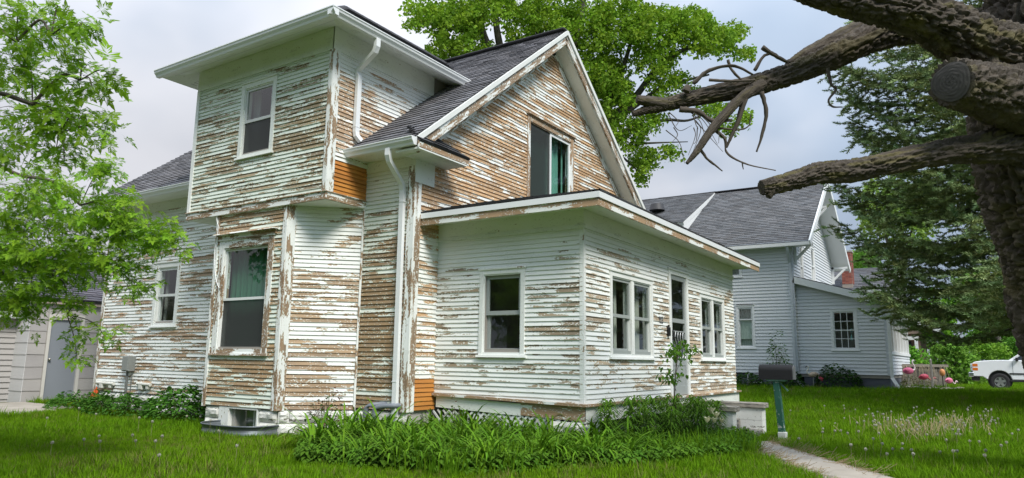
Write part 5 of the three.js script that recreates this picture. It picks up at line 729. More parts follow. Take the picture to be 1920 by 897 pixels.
  // trees across the street and in the side yard: what the window panes mirror
  const R = rng(300); [[-15, -11, 9, 3.6], [-16.5, -4, 10, 4.0], [-17, 3, 10, 4.0], [-14.5, -17, 10, 4.0], [-9, 26, 9, 3.8], [1, 30, 10, 4.4], [11, 27, 9, 4], [20, 31, 10, 4.4], [-27, -4, 10, 4.2], [-30, -14, 11, 4.6], [-24, 6, 8, 3.4], [-28, 18, 10, 4.4]].forEach(([x, z, h, cr], i) => {
    const b = V3(x, ground(x, z), z), s = thing('street_tree', i > 3 && i < 8 ? 'leafy tree across the street' : 'leafy tree in the side yard', 'tree', i > 3 && i < 8 ? 'trees across the street' : 'trees in the side yard'), c = V3(x, b.y + h * 0.62, z);
    mesh('trunk', limb([b.clone(), b.clone().lerp(c, 0.6).add(V3(0.2, 0, 0.1)), c.clone().add(V3(0, 1, 0))], [0.3, 0.22, 0.08], { rad: 10, per: 5 }), greyBark, s); const sc = new Scatter();
    for (let k = 0; k < (i < 4 ? 620 : 420); k++) { const d = V3(gauss(R), gauss(R), gauss(R)).normalize().multiplyScalar(cr * Math.pow(R(), 0.45)); d.y *= 0.85; sc.add(c.clone().add(d), new THREE.Quaternion().setFromEuler(new THREE.Euler(gauss(R) * 0.4, R() * 6.28, 0)), 1.7 + R(), RC(R, 0.13, 0.28, 0.028, 0.4)); } sc.build('crown', clumps[i % 2], leafMat, s); rebase(s, b);
  });
}
// ---- spruce ----
{
  const base = at(1985, 760, 17.5); base.y = ground(base.x, base.z); const t = thing('spruce_tree', 'tall dark spruce with drooping layered boughs behind the old tree', 'tree'), R = rng(17), H = 14.5;
  mesh('trunk', limb([V3(0, -0.2, 0), V3(0.02, 5, 0), V3(0, 10, 0.05), V3(0, H, 0)].map((p) => p.add(base)), [0.28, 0.2, 0.12, 0.02], { rad: 12, per: 8 }), std(0.085, 0.068, 0.052, 0.95), t);
  const spray = (() => { const f = new Faces(), r = rng(4), n = 26; for (let i = 0; i < n; i++) { const y = i / n, a = r() * 6.28, l = 0.42 * (1 - 0.35 * y) * (0.7 + 0.6 * r()), d = V3(Math.cos(a), 0.55 + 0.4 * y, Math.sin(a) * 0.8 + 0.15).normalize(), o = V3(0, y * 0.95, 0), x = d.clone().cross(V3(gauss(r), gauss(r), gauss(r))).normalize().multiplyScalar(0.055); f.tri(o.clone().sub(x), o.clone().add(x), o.clone().addScaledVector(d, l)); } f.tri(V3(-0.035, 0, 0), V3(0.035, 0, 0), V3(0, 1.25, 0.02)); f.tri(V3(0, 0, -0.035), V3(0, 0, 0.035), V3(0, 1.25, 0.02)); return f.build(); })();
  const sc = new Scatter(), bo = []; let wood = [];
  const lenAt = (y) => y < 9.6 ? 4.5 : 4.5 * (1 - (y - 9.6) / (H - 9.2));
  for (let y = 2.55; y < H - 0.3; y += (y < 10.5 ? 0.40 : 0.8) + 0.1 * R()) {
    const nb = y > 11 ? 5 : 6, a0 = R() * 6.28;
    for (let k = 0; k < nb; k++) {
      const a = a0 + k / nb * 6.28 + (R() - 0.5) * 0.5, L = Math.max(0.3, lenAt(y) * (0.72 + 0.36 * R())), dr = 0.20 + 0.10 * R(), o = base.clone().add(V3(0, y, 0)), out = V3(Math.cos(a), 0, Math.sin(a)), side = V3(-Math.sin(a), 0, Math.cos(a));
      const pt = (s) => o.clone().addScaledVector(out, s * L).add(V3(0, L * (0.05 * s - dr * Math.sin(s * 2.2) + 0.17 * s * s * s), 0)).addScaledVector(side, 0.06 * L * Math.sin(s * 3 + k));
      bo.push(limb([pt(0), pt(0.3), pt(0.6), pt(0.85), pt(1)], [0.035 + 0.006 * L, 0.022, 0.012, 0.006, 0.003], { rad: 5, per: 3, cap: false }));
      const away = out.dot(V3(CAM.x - base.x, 0, CAM.z - base.z).normalize()) < -0.55 ? 0.26 : 0.17;
      for (let s = 0.24; s < 1; s += away / L) for (const sd of [-1, 1]) {
        const p = pt(s), tl = (0.30 + 0.62 * Math.sin(Math.min(1, (s - 0.1)) * 2.6)) * Math.min(1, L / 3) * (0.55 + 0.6 * R()), dir = out.clone().multiplyScalar(0.75).addScaledVector(side, sd).add(V3(0, -0.08 - 0.16 * R(), 0)).normalize();
        for (let q = 0; q < tl; q += 0.105) { const pp = p.clone().addScaledVector(dir, q).add(V3(0, -0.05 * q, 0)), tip = dir.clone().multiplyScalar(0.6).add(V3(gauss(R), gauss(R) * 0.35, gauss(R)).multiplyScalar(0.85)).addScaledVector(side, (R() - 0.5) * 0.9).add(V3(0, (R() - 0.5) * 0.3 + (q + 0.2 > tl ? 0.15 : 0.02), 0)), fresh = q + 0.24 > tl && R() < 0.8; sc.add(pp, leafQ(tip, V3(gauss(R) * 0.3, 1, gauss(R) * 0.3)), 0.20 + 0.08 * R(), fresh ? RC(R, 0.30, 0.41, 0.17, 0.4) : RC(R, 0.17, 0.22, 0.065, 0.55)); }
      }
      for (let q = 0; q < 3; q++) sc.add(pt(1 - q * 0.03), leafQ(pt(1).sub(pt(0.9)).add(V3(gauss(R) * 0.1, 0, gauss(R) * 0.1)), V3(0, 1, 0)), 0.28, RC(R, 0.15, 0.24, 0.10, 0.3));
    }
  }
  mesh('boughs', merge(bo), std(0.05, 0.042, 0.034, 0.95), t).userData.kind = 'stuff'; sc.build('needles', spray, needleMat, t); console.log('spruce sprays', sc.m.length); rebase(t, base);
}
// ================= LAWN AND PLANTS =================
const inPoly = (poly, x, y) => { let c = false; for (let i = 0, j = poly.length - 1; i < poly.length; j = i++) { const [xi, yi] = poly[i], [xj, yj] = poly[j]; if (yi > y !== yj > y && x < (xj - xi) * (y - yi) / (yj - yi) + xi) c = !c; } return c; };
const housePoly = [[0, 0.05], [6.95, 0.05], [6.95, -2.5], [7.6, -2.5], [7.6, -11.1], [-0.62, -11.1], [-0.62, -6.97], [-1.42, -6.14], [-1.42, -4.37], [-0.62, -3.5], [-0.62, -2.5], [0, -2.5]], bare = [housePoly, walk, slabPoly, [[18.15, 1.85], [27, 1.85], [27, -14], [18.15, -14]], [[27.8, -60], [33.5, -60], [33.5, 60], [27.8, 60]], [[-1.0, -13.4], [3.3, -13.4], [3.3, -19], [-4.7, -19], [-4.7, -14]], [[2.8, 0], [4.4, 0], [4.4, 1.3], [2.8, 1.3]]];
// a strap leaf bending over, from the origin
function strap(f, o, dir, len, w, bend, seg = 4, col) { const side = V3(-dir.z, 0, dir.x).normalize(); let p = o.clone(), a = Math.PI / 2 - 0.18 - 0.3 * bend, L = len / seg, pts = []; for (let i = 0; i <= seg; i++) { const t = i / seg, ww = w * (i === seg ? 0.05 : Math.min(1, 0.65 + t) * (1 - 0.55 * t * t)); pts.push([p.clone().addScaledVector(side, ww / 2), p.clone().addScaledVector(side, -ww / 2)]); p = p.clone().addScaledVector(dir, Math.cos(a) * L).add(V3(0, Math.sin(a) * L, 0)); a -= bend * (0.5 + t); } for (let i = 0; i < seg; i++) f.quad(pts[i][0], pts[i][1], pts[i + 1][1], pts[i + 1][0], null, col); }
const bladeMat = phys(1, 1, 1, 0.92, { transmission: 0.3, thickness: 0, side: THREE.DoubleSide, specularIntensity: 0.12 });
{
  const tuft = (seed, n, h, w, sp) => { const R = rng(seed), f = new Faces(); for (let i = 0; i < n; i++) { const a = R() * 6.28, q = Math.sqrt(R()) * sp; strap(f, V3(Math.cos(a) * q, -0.01, Math.sin(a) * q), V3(Math.cos(a + gauss(R)), 0, Math.sin(a + gauss(R))).normalize(), h * (0.55 + 0.65 * R()), w * (0.7 + 0.6 * R()), 0.15 + 0.5 * R(), 2); } return f.build(); };
  const T = [tuft(1, 20, 0.11, 0.0075, 0.085), tuft(2, 20, 0.10, 0.0075, 0.085), tuft(3, 18, 0.15, 0.008, 0.07)], sc = T.map(() => new Scatter()), R = rng(55), q = new THREE.Quaternion(), Y = V3(0, 1, 0);
  for (const [d0, d1, dens, s] of [[6.2, 10.5, 420, 1], [10.5, 14, 230, 1.1], [14, 22, 100, 1.25], [22, 48, 34, 1.45]]) {
    const n = Math.round(0.82 * (d1 * d1 - d0 * d0) * dens);
    for (let i = 0; i < n; i++) {
      const d = Math.sqrt(mix(d0 * d0, d1 * d1, R())), u = (R() - 0.5) * 1.65, f2 = V3(CF.x, 0, CF.z).normalize(), r2 = V3(-f2.z, 0, f2.x), p = V3(CAM.x, 0, CAM.z).addScaledVector(f2, d).addScaledVector(r2, d * u);
      if (bare.some((b) => inPoly(b, p.x, p.z)) || (inPoly(bedPoly, p.x, p.z) && R() < 0.85)) continue;
      const lush = fbm(p.x * 0.7 + 4, p.z * 0.7, 3), patch = fbm(p.x * 0.28 + 31, p.z * 0.28 + 7, 3), dry = R() < 0.05 + 0.12 * sstep(0.55, 0.7, patch);
      p.y = ground(p.x, p.z); const k = R() < 0.16 * lush + 0.04 ? 2 : i % 2;
      sc[k].add(p, q.clone().setFromAxisAngle(Y, R() * 6.28), s * (0.55 + 0.75 * lush) * (0.8 + 0.4 * R()), dry ? RC(R, 0.20, 0.20, 0.06, 0.3) : RC(R, mix(0.10, 0.15, patch), mix(0.235, 0.28, patch), 0.006, 0.35));
    }
  }
  for (let i = 0; i < 900; i++) { const x = mix(-2.6, 1.6, R()), z = mix(-1.2, 1.9, R()), e = z - (0.95 + 0.42 * x - 0.06 * x * x); if (Math.abs(e) > 0.32 || inPoly(housePoly, x, z)) continue; sc[2].add(V3(x, ground(x, z), z), q.clone().setFromAxisAngle(Y, R() * 6.28), 1.5 + 0.9 * R(), RC(R, 0.13, 0.27, 0.012, 0.35)); }
  const lawn = thing('lawn_grass', 'bright green uncut grass of the yards', 'grass'); lawn.userData.kind = 'stuff'; sc.forEach((s, i) => s.build('grass_blades', T[i], bladeMat, lawn));
  console.log('tufts', sc.reduce((a, s) => a + s.m.length, 0));
}
// ---- daylilies crowding the bed beside the porch ----
const R50 = rng(501);
{
  const variant = (seed) => { const R = rng(seed), f = new Faces(), n = 44; for (let i = 0; i < n; i++) { const a = R() * 6.28, c = RC(R, 0.12, 0.255, 0.016, 0.5); strap(f, V3(Math.cos(a) * 0.07 * R(), -0.02, Math.sin(a) * 0.07 * R()), V3(Math.cos(a), 0, Math.sin(a)), 0.46 + 0.34 * R(), 0.026 + 0.01 * R(), 0.22 + 0.42 * R(), 6, [c.r, c.g, c.b]); } return f.build(); };
  const vm = bladeMat.clone(); vm.vertexColors = true; const geos = [1, 2, 3, 4, 5].map((i) => variant(600 + i)); let made = 0;
  const protos = geos.map((g) => { const t = new THREE.Group(); t.name = 'daylily_plant'; tag(t, 'arching green daylily plant in the bed beside the porch', 'plant', 'daylilies in the bed beside the porch'); mesh('leaves', g, vm, t).userData.kind = 'stuff'; return t; });
  for (let i = 0; i < 900 && made < 78; i++) { const x = mix(-2.7, 0.3, R50()), z = mix(-3.2, 0.9, R50()); if (!inPoly(bedPoly, x, z) || inPoly(housePoly, x, z) || x > 0.1 && z < 0.1 || (x < -1.1 && z < -2.2 && R50() < 0.5)) continue; const far = Math.abs(x + 0.1) < 0.5 || z < -2.2; if (protos.placed?.some(([a, b]) => Math.hypot(a - x, b - z) < 0.2)) continue; (protos.placed ??= []).push([x, z]); copyOf(protos[made % 5], V3(x, ground(x, z), z), R50() * 6.28, (far ? 1.0 : 0.82) * (0.8 + 0.35 * R50())); made++; }
}
// ---- tall lilies with whorled narrow leaves along the porch front ----
{
  const variant = (seed) => { const R = rng(seed), f = new Faces(), H = 0.64, n = 90; for (let i = 0; i < n; i++) { const t = Math.pow(i / n, 0.75), y = 0.10 + t * (H - 0.12), a = i * 2.4 + R(), c = RC(R, 0.07 + 0.03 * t, 0.165 + 0.04 * t, 0.018, 0.35); const dir = V3(Math.cos(a), 0, Math.sin(a)), side = V3(-dir.z, 0, dir.x), l = (0.165 + 0.05 * R()) * (t > 0.85 ? 0.85 : 1), w = 0.011, p = V3(0.03 * t * t, y, 0), up = t > 0.8 ? 0.35 : 0.30 - 0.25 * R(); const m = p.clone().addScaledVector(dir, l * 0.55).add(V3(0, l * up, 0)), e = p.clone().addScaledVector(dir, l).add(V3(0, l * (up - 0.38), 0)), cc = [c.r, c.g, c.b]; f.quad(p.clone().addScaledVector(side, 0.003), p.clone().addScaledVector(side, -0.003), m.clone().addScaledVector(side, -w), m.clone().addScaledVector(side, w), null, cc); f.tri(m.clone().addScaledVector(side, w), m.clone().addScaledVector(side, -w), e, null, cc); } return f.build(); };
  const vm = bladeMat.clone(); vm.vertexColors = true; const stem = limb([V3(0, -0.05, 0), V3(0.005, 0.3, 0), V3(0.03, 0.63, 0)], [0.007, 0.004], { rad: 6, per: 3 }), sm = std(0.07, 0.13, 0.03, 0.7);
  const protos = [1, 2, 3, 4].map((i) => { const t = new THREE.Group(); t.name = 'lily_plant'; tag(t, 'upright lily stem with whorls of narrow leaves below the porch windows', 'plant', 'lilies along the porch front'); mesh('stem', stem, sm, t); mesh('leaves', variant(700 + i), vm, t).userData.kind = 'stuff'; return t; });
  const spots = [[0.25, 0.28], [0.5, 0.42], [0.78, 0.3], [0.62, 0.62], [1.0, 0.5], [0.95, 0.78], [1.25, 0.34], [1.3, 0.66], [1.5, 0.5], [1.55, 0.85], [1.75, 0.36], [1.8, 0.66], [2.0, 0.5], [2.05, 0.86], [2.25, 0.36], [2.3, 0.66], [2.5, 0.5], [2.45, 0.9], [2.66, 0.34], [2.7, 0.7], [1.1, 0.95], [1.4, 1.02], [0.4, 0.7], [0.2, 0.52], [1.9, 1.0], [2.2, 1.05], [2.6, 1.0], [0.75, 0.9], [-0.12, 0.42], [0.05, 0.25]];
  spots.forEach(([x, z], i) => { const c = copyOf(protos[i % 4], V3(x, ground(x, z), z), R50() * 6.28, 0.78 + 0.36 * R50()); c.rotation.z = (R50() - 0.5) * 0.25; c.rotation.x = (R50() - 0.5) * 0.25; });
}
// ---- low leafy cover under and before the taller plants ----
const weedGeo = (() => { const R = rng(31), f = new Faces(); for (let i = 0; i < 16; i++) { const a = i * 2.4, dir = V3(Math.cos(a), 0, Math.sin(a)), side = V3(-dir.z, 0, dir.x), y = 0.03 + 0.13 * (i / 16), l = 0.09 * (0.7 + 0.6 * R()) * (1.1 - 0.5 * i / 16), p = V3(0, y, 0), m = p.clone().addScaledVector(dir, l * 0.45).add(V3(0, l * 0.3, 0)), e = p.clone().addScaledVector(dir, l).add(V3(0, -l * 0.05, 0)); f.tri(p, m.clone().addScaledVector(side, -l * 0.24), m.clone().addScaledVector(side, l * 0.24)); f.tri(m.clone().addScaledVector(side, l * 0.24), m.clone().addScaledVector(side, -l * 0.24), e); } return f.build(); })();
{
  const sc = new Scatter(), R = rng(32), Y = V3(0, 1, 0), q = new THREE.Quaternion(); const area = [[-0.7, -3.3], [-1.7, -3.3], [-3.0, -2.0], [-2.5, -0.2], [-1.1, 1.15], [0.5, 1.75], [2.3, 1.6], [2.9, 1.3], [2.9, 0.05], [0.02, 0.05], [-0.05, -2.5]];
  for (let i = 0; i < 5200; i++) { const x = mix(-3, 2.9, R()), z = mix(-3.3, 1.8, R()); if (!inPoly(area, x, z) || inPoly(housePoly, x, z)) continue; sc.add(V3(x, ground(x, z) - 0.01, z), q.clone().setFromAxisAngle(Y, R() * 6.28), 0.6 + 0.9 * R(), RC(R, 0.085, 0.19, 0.016, 0.45)); }
  const g = thing('ground_cover', 'low leafy green weeds filling the flower bed', 'ground cover'); g.userData.kind = 'stuff'; sc.build('weeds', weedGeo, bladeMat, g);
}
// ---- leafy bushes ----
const leafGeo = (() => { const f = new Faces(); const P = [[0, 0], [0.26, 0.28], [0.22, 0.62], [0, 1], [-0.22, 0.62], [-0.26, 0.28]].map(([x, y]) => V3(x, y, Math.abs(x) * 0.4 - 0.15 * y * y)); for (let i = 1; i + 1 < 6; i++) f.tri(P[0], P[i], P[i + 1]); return f.build(); })();
function bush(label, base, rx, rz, h, n, leaf, col, { group, name = 'leafy_bush', red = 0, stems = 9, seed = 1, top = 1 } = {}) {
  const R = rng(seed), t = thing(name, label, 'bush', group, base), sc = new Scatter(), st = [];
  for (let i = 0; i < stems; i++) { const a = R() * 6.28, q = Math.sqrt(R()) * 0.85; st.push(limb([V3(Math.cos(a) * q * rx * 0.3, -0.05, Math.sin(a) * q * rz * 0.3), V3(Math.cos(a) * q * rx * 0.6, h * 0.5, Math.sin(a) * q * rz * 0.6), V3(Math.cos(a) * q * rx * 0.9, h * (0.95 - 0.4 * q), Math.sin(a) * q * rz * 0.9)], [0.006, 0.003], { rad: 5, per: 3 })); }
  mesh('stems', merge(st), std(0.10, 0.09, 0.045, 0.9), t).userData.kind = 'stuff';
  for (let i = 0; i < n; i++) { const a = R() * 6.28, q = Math.sqrt(R()), lump = 0.72 + 0.55 * vn(a * 1.6 + seed, q * 2 + seed), y = h * lump * Math.sqrt(Math.max(0.03, 1 - q * q)) * Math.pow(R(), 0.35 * top) ; const p = V3(Math.cos(a) * q * rx, y, Math.sin(a) * q * rz), tip = V3(Math.cos(a + gauss(R)), gauss(R) * 0.5 - 0.1, Math.sin(a + gauss(R))); sc.add(p, leafQ(tip, V3(gauss(R) * 0.6, 1, gauss(R) * 0.6)), leaf * (0.65 + 0.7 * R()), R() < red ? RC(R, 0.12, 0.05, 0.03, 0.4) : RC(R, ...col, 0.45)); }
  sc.build('foliage', leafGeo, bladeMat, t); return t;
}
const gp = (x, z) => V3(x, ground(x, z), z);
bush('rounded green bush against the side wall next to the bay', gp(-1.05, -7.45), 0.45, 0.65, 0.62, 1100, 0.085, [0.075, 0.20, 0.025], { seed: 41 });
bush('low spreading green bush along the side wall under the utility box', gp(-1.1, -9.3), 0.5, 1.1, 0.40, 1500, 0.07, [0.06, 0.16, 0.02], { seed: 42 });
bush('low green bush by the marker flag at the end of the side wall', gp(-1.05, -10.7), 0.55, 0.75, 0.34, 900, 0.07, [0.06, 0.165, 0.02], { seed: 43 });
bush('thin reddish leaved rose bush beside the vent pipes', gp(-1.15, -3.55), 0.22, 0.42, 0.72, 330, 0.055, [0.045, 0.10, 0.025], { seed: 44, red: 0.45, stems: 12, top: 2 });
bush('small leafy seedling standing against the porch skirt board', gp(-0.14, -2.0), 0.10, 0.16, 0.72, 40, 0.06, [0.06, 0.13, 0.02], { seed: 45, stems: 4, top: 2, red: 0.15 });
bush('low dark green shrub at the grey house wall by the downspout', at(1480, 725, 24.6).setY(0.56), 0.35, 0.5, 0.62, 500, 0.10, [0.04, 0.10, 0.018], { seed: 46, group: 'shrubs along the grey house' });
bush('wide dark green shrub below the muntined porch window of the grey house', at(1572, 727, 24.3).setY(0.56), 0.5, 0.75, 0.75, 900, 0.10, [0.04, 0.105, 0.018], { seed: 47, group: 'shrubs along the grey house' });
bush('small round shrub near the porch corner of the grey house', at(1638, 732, 24.3).setY(0.55), 0.4, 0.5, 0.45, 420, 0.10, [0.045, 0.11, 0.02], { seed: 48, group: 'shrubs along the grey house' });
bush('tall leafy shrub in front of the grey side wall', at(1462, 720, 24.5).setY(0.56), 0.35, 0.42, 1.9, 420, 0.10, [0.08, 0.19, 0.03], { seed: 49, group: 'shrubs along the grey house', top: 2.5, stems: 14 });
bush('low shrub at the foot of the grey side wall near its basement window', at(1405, 720, 25.2).setY(0.56), 0.35, 0.5, 0.5, 420, 0.10, [0.05, 0.12, 0.02], { seed: 50, group: 'shrubs along the grey house' });
bush('dry tangled weeds in front of the stone planter', at(1720, 738, 25.6).setY(0.52), 0.5, 0.7, 0.5, 500, 0.07, [0.13, 0.15, 0.05], { seed: 51 });
{ // bare dry stems against the grey wall
  const t = thing('dry_stems', 'bare dry plant stems against the grey porch wall', 'plant', null, at(1585, 722, 24.6).setY(0.56)), R = rng(52), g = []; for (let i = 0; i < 16; i++) { const z = (R() - 0.5) * 1.9; g.push(limb([V3(0, 0, z * 0.6), V3((R() - 0.5) * 0.2, 0.6, z * 0.8), V3((R() - 0.5) * 0.4, 0.9 + R() * 0.6, z + (R() - 0.5) * 0.5)], [0.008, 0.003], { rad: 4, per: 3 })); } mesh('stems', merge(g), std(0.24, 0.18, 0.13, 0.9), t).userData.kind = 'stuff';
}
{ // sapling in front of the door
  const b = gp(2.55, 0.62), t = thing('door_sapling', 'slender leafy sapling standing in front of the porch door', 'sapling', null, b), R = rng(53), sc = new Scatter();
  const P = (px, py) => onPlane(px, py, 'z', 0.62).sub(b); mesh('trunk', limb([V3(0, -0.05, 0), P(1266, 760), P(1266, 720), P(1268, 690), P(1274, 655), P(1278, 638)], [0.011, 0.008, 0.006], { rad: 7, per: 4 }), std(0.07, 0.055, 0.04, 0.9), t);
  const tw = []; for (const [x, y, rx, ry, n] of [[1276, 652, 20, 16, 90], [1300, 655, 8, 10, 14], [1262, 665, 14, 12, 34], [1280, 676, 9, 8, 14], [1252, 700, 12, 12, 34], [1280, 702, 7, 5, 10], [1258, 712, 10, 8, 20]]) { tw.push(limb([P(1268, y + 22), P((x + 1268) / 2, y + 8), P(x, y)], [0.004, 0.002], { rad: 5, per: 3 })); for (let i = 0; i < n; i++) { const a = R() * 6.28, q = Math.sqrt(R()); sc.add(P(x + Math.cos(a) * q * rx, y + Math.sin(a) * q * ry).add(V3(0, 0, gauss(R) * 0.12)), leafQ(V3(gauss(R), -0.5 + gauss(R) * 0.3, gauss(R)), V3(gauss(R) * 0.5, 1, gauss(R) * 0.5)), 0.075 * (0.7 + 0.6 * R()), RC(R, 0.12, 0.25, 0.03, 0.4)); } }
  mesh('twigs', merge(tw), std(0.07, 0.055, 0.04, 0.9), t).userData.kind = 'stuff'; sc.build('foliage', leafGeo, bladeMat, t);
}
{ // cream tulips at the end of the bed
  const petal = (() => { const f = new Faces(), N = 6; const Pp = (i, s) => { const t = i / N, w = 0.026 * Math.sin(Math.PI * Math.min(1, t * 0.85 + 0.12)), r = 0.010 + 0.026 * Math.sin(t * 2.0) + 0.018 * Math.max(0, t - 0.7) * 3; return V3(s * w, t * 0.085, r - 6 * s * s * w * w * 5); }; for (let i = 0; i < N; i++) { for (const [a, b] of [[-1, 0], [0, 1]]) f.quad(Pp(i, a), Pp(i, b), Pp(i + 1, b), Pp(i + 1, a)); } return f.build(); })();
  const cream = phys(0.80, 0.76, 0.50, 0.7, { transmission: 0.2, thickness: 0, side: THREE.DoubleSide }), green = std(0.07, 0.16, 0.03, 0.7), lf = new Faces(); for (let i = 0; i < 3; i++) { const a = i * 2.1; strap(lf, V3(0, 0, 0), V3(Math.cos(a), 0, Math.sin(a)), 0.3, 0.035, 0.3, 5); } const lg = lf.build();
  const p = new THREE.Group(); p.name = 'cream_tulip'; tag(p, 'cream tulip flowering beside the porch steps', 'flower', 'cream tulips by the steps'); mesh('stem', limb([V3(0, -0.03, 0), V3(0.01, 0.2, 0), V3(0, 0.42, 0)], [0.005, 0.004], { rad: 6, per: 3 }), green, p); mesh('leaves', lg, bladeMat.clone(), p).material.color.setRGB(0.07, 0.17, 0.04); for (let i = 0; i < 6; i++) { const m = mesh('petal', petal, cream, p); m.position.y = 0.42; m.rotation.y = i * Math.PI / 3; m.rotation.order = 'YXZ'; m.rotation.x = i % 2 ? 0.18 : 0.02; }
  for (const [px, py] of [[1334, 770], [1343, 778], [1349, 781], [1326, 787], [1354, 789], [1340, 788], [1352, 810]]) { const q = onPlane(px, py, 'z', 1.08 + R50() * 0.25), y = ground(q.x, q.z), s = (q.y - y) / 0.46; copyOf(p, V3(q.x, y, q.z), R50() * 6, clamp(s, 0.6, 1.35)); }
}
{ // dandelion clocks
  const head = (() => { const f = new Faces(), R = rng(8); for (let i = 0; i < 70; i++) { const d = V3(gauss(R), gauss(R), gauss(R)).normalize(), x = d.clone().cross(V3(gauss(R), 1, 0)).normalize().multiplyScalar(0.006), y = d.clone().cross(x).normalize().multiplyScalar(0.006), e = d.clone().multiplyScalar(0.018); f.tri(e.clone().add(x), e.clone().sub(x).add(y), e.clone().sub(y)); f.tri(d.clone().multiplyScalar(0.003).addScaledVector(x, 0.1), d.clone().multiplyScalar(0.003).addScaledVector(x, -0.1), e); } return f.build(); })();
  const fluff = phys(0.42, 0.41, 0.34, 0.95, { transmission: 0.2, thickness: 0, side: THREE.DoubleSide }), stalk = std(0.26, 0.24, 0.12, 0.8), core = new THREE.SphereGeometry(0.006, 6, 5), stg = limb([V3(0, -0.02, 0), V3(0.008, 0.1, 0), V3(0, 0.2, 0)], [0.0028, 0.002], { rad: 5, per: 2 });
  const p = new THREE.Group(); p.name = 'dandelion_clock'; mesh('stalk', stg, stalk, p); const h = mesh('seed_head', head, fluff, p); h.position.y = 0.2; 
  const put = (n, x0, x1, y0, y1, label, group, hs = 1) => { for (let i = 0, tries = 0; i < n && tries < n * 9; tries++) { const px = mix(x0, x1, R50()), py = mix(y0, y1, R50()); let q = onPlane(px, py, 'y', 0.2); for (let k = 0; k < 4; k++) q = onPlane(px, py, 'y', ground(q.x, q.z)); if (q.distanceTo(CAM) > 40 || bare.some((b) => inPoly(b, q.x, q.z)) || inPoly(bedPoly, q.x, q.z)) continue; const c = copyOf(p, V3(q.x, ground(q.x, q.z), q.z), R50() * 6, 1); c.scale.set(1, hs * (0.6 + 0.7 * R50()), 1); c.children[1].scale.y = 1 / c.scale.y; c.rotation.z = (R50() - 0.5) * 0.5; tag(c, label, 'dandelion', group); i++; } };
  put(76, 1600, 1880, 788, 836, 'dandelion clock in the dense patch of dry stalks on the open lawn', 'dandelion clocks in the dense patch', 1.2);
  put(58, 1470, 1920, 770, 897, 'dandelion clock scattered in the lawn beside the front walk', 'dandelion clocks scattered beside the walk', 1);
  put(22, 60, 480, 775, 890, 'dandelion clock in the grass of the side yard', 'dandelion clocks in the side yard', 1);
  // dry stalks without heads in the dense patch
  const sc = new Scatter(), R = rng(91); for (let i = 0; i < 340; i++) { const px = 1740 + gauss(R) * 105, py = 812 + gauss(R) * 15 + 6 * Math.sin(px * 0.03); let q = onPlane(px, py, 'y', 0.2); for (let k = 0; k < 3; k++) q = onPlane(px, py, 'y', ground(q.x, q.z)); sc.add(V3(q.x, ground(q.x, q.z), q.z), new THREE.Quaternion().setFromEuler(new THREE.Euler(gauss(R) * 0.5, R() * 6, gauss(R) * 0.5)), 0.8 + 0.6 * R(), RC(R, 0.36, 0.31, 0.15, 0.4)); }
  const g = thing('dry_stalks', 'straw coloured dandelion stalks standing in the lawn patch', 'stalks'); g.userData.kind = 'stuff'; sc.build('stalks', stg.clone().scale(1.6, 1, 1.6), std(1, 1, 1, 0.9), g);
  // dry straw along the walk edges
  const s2 = new Scatter(); for (let i = 0; i < 500; i++) { const k = R(), e = R() < 0.5, a = e ? [2.95, 1.62] : [2.1, 1.5], b = e ? [0.3, 3.4] : [-0.5, 2.95], x = mix(a[0], b[0], k) + gauss(R) * 0.12, z = mix(a[1], b[1], k) + gauss(R) * 0.12; s2.add(V3(x, ground(x, z) + 0.03, z), new THREE.Quaternion().setFromEuler(new THREE.Euler(1.3 + gauss(R) * 0.3, R() * 6, gauss(R))), 0.5 + 0.4 * R(), RC(R, 0.34, 0.26, 0.15, 0.4)); }
  const g2 = thing('dry_thatch', 'brown dry thatch along the edge of the front walk', 'thatch'); g2.userData.kind = 'stuff'; s2.build('thatch', stg.clone().scale(1.2, 1, 1.2), std(1, 1, 1, 0.95), g2);
}
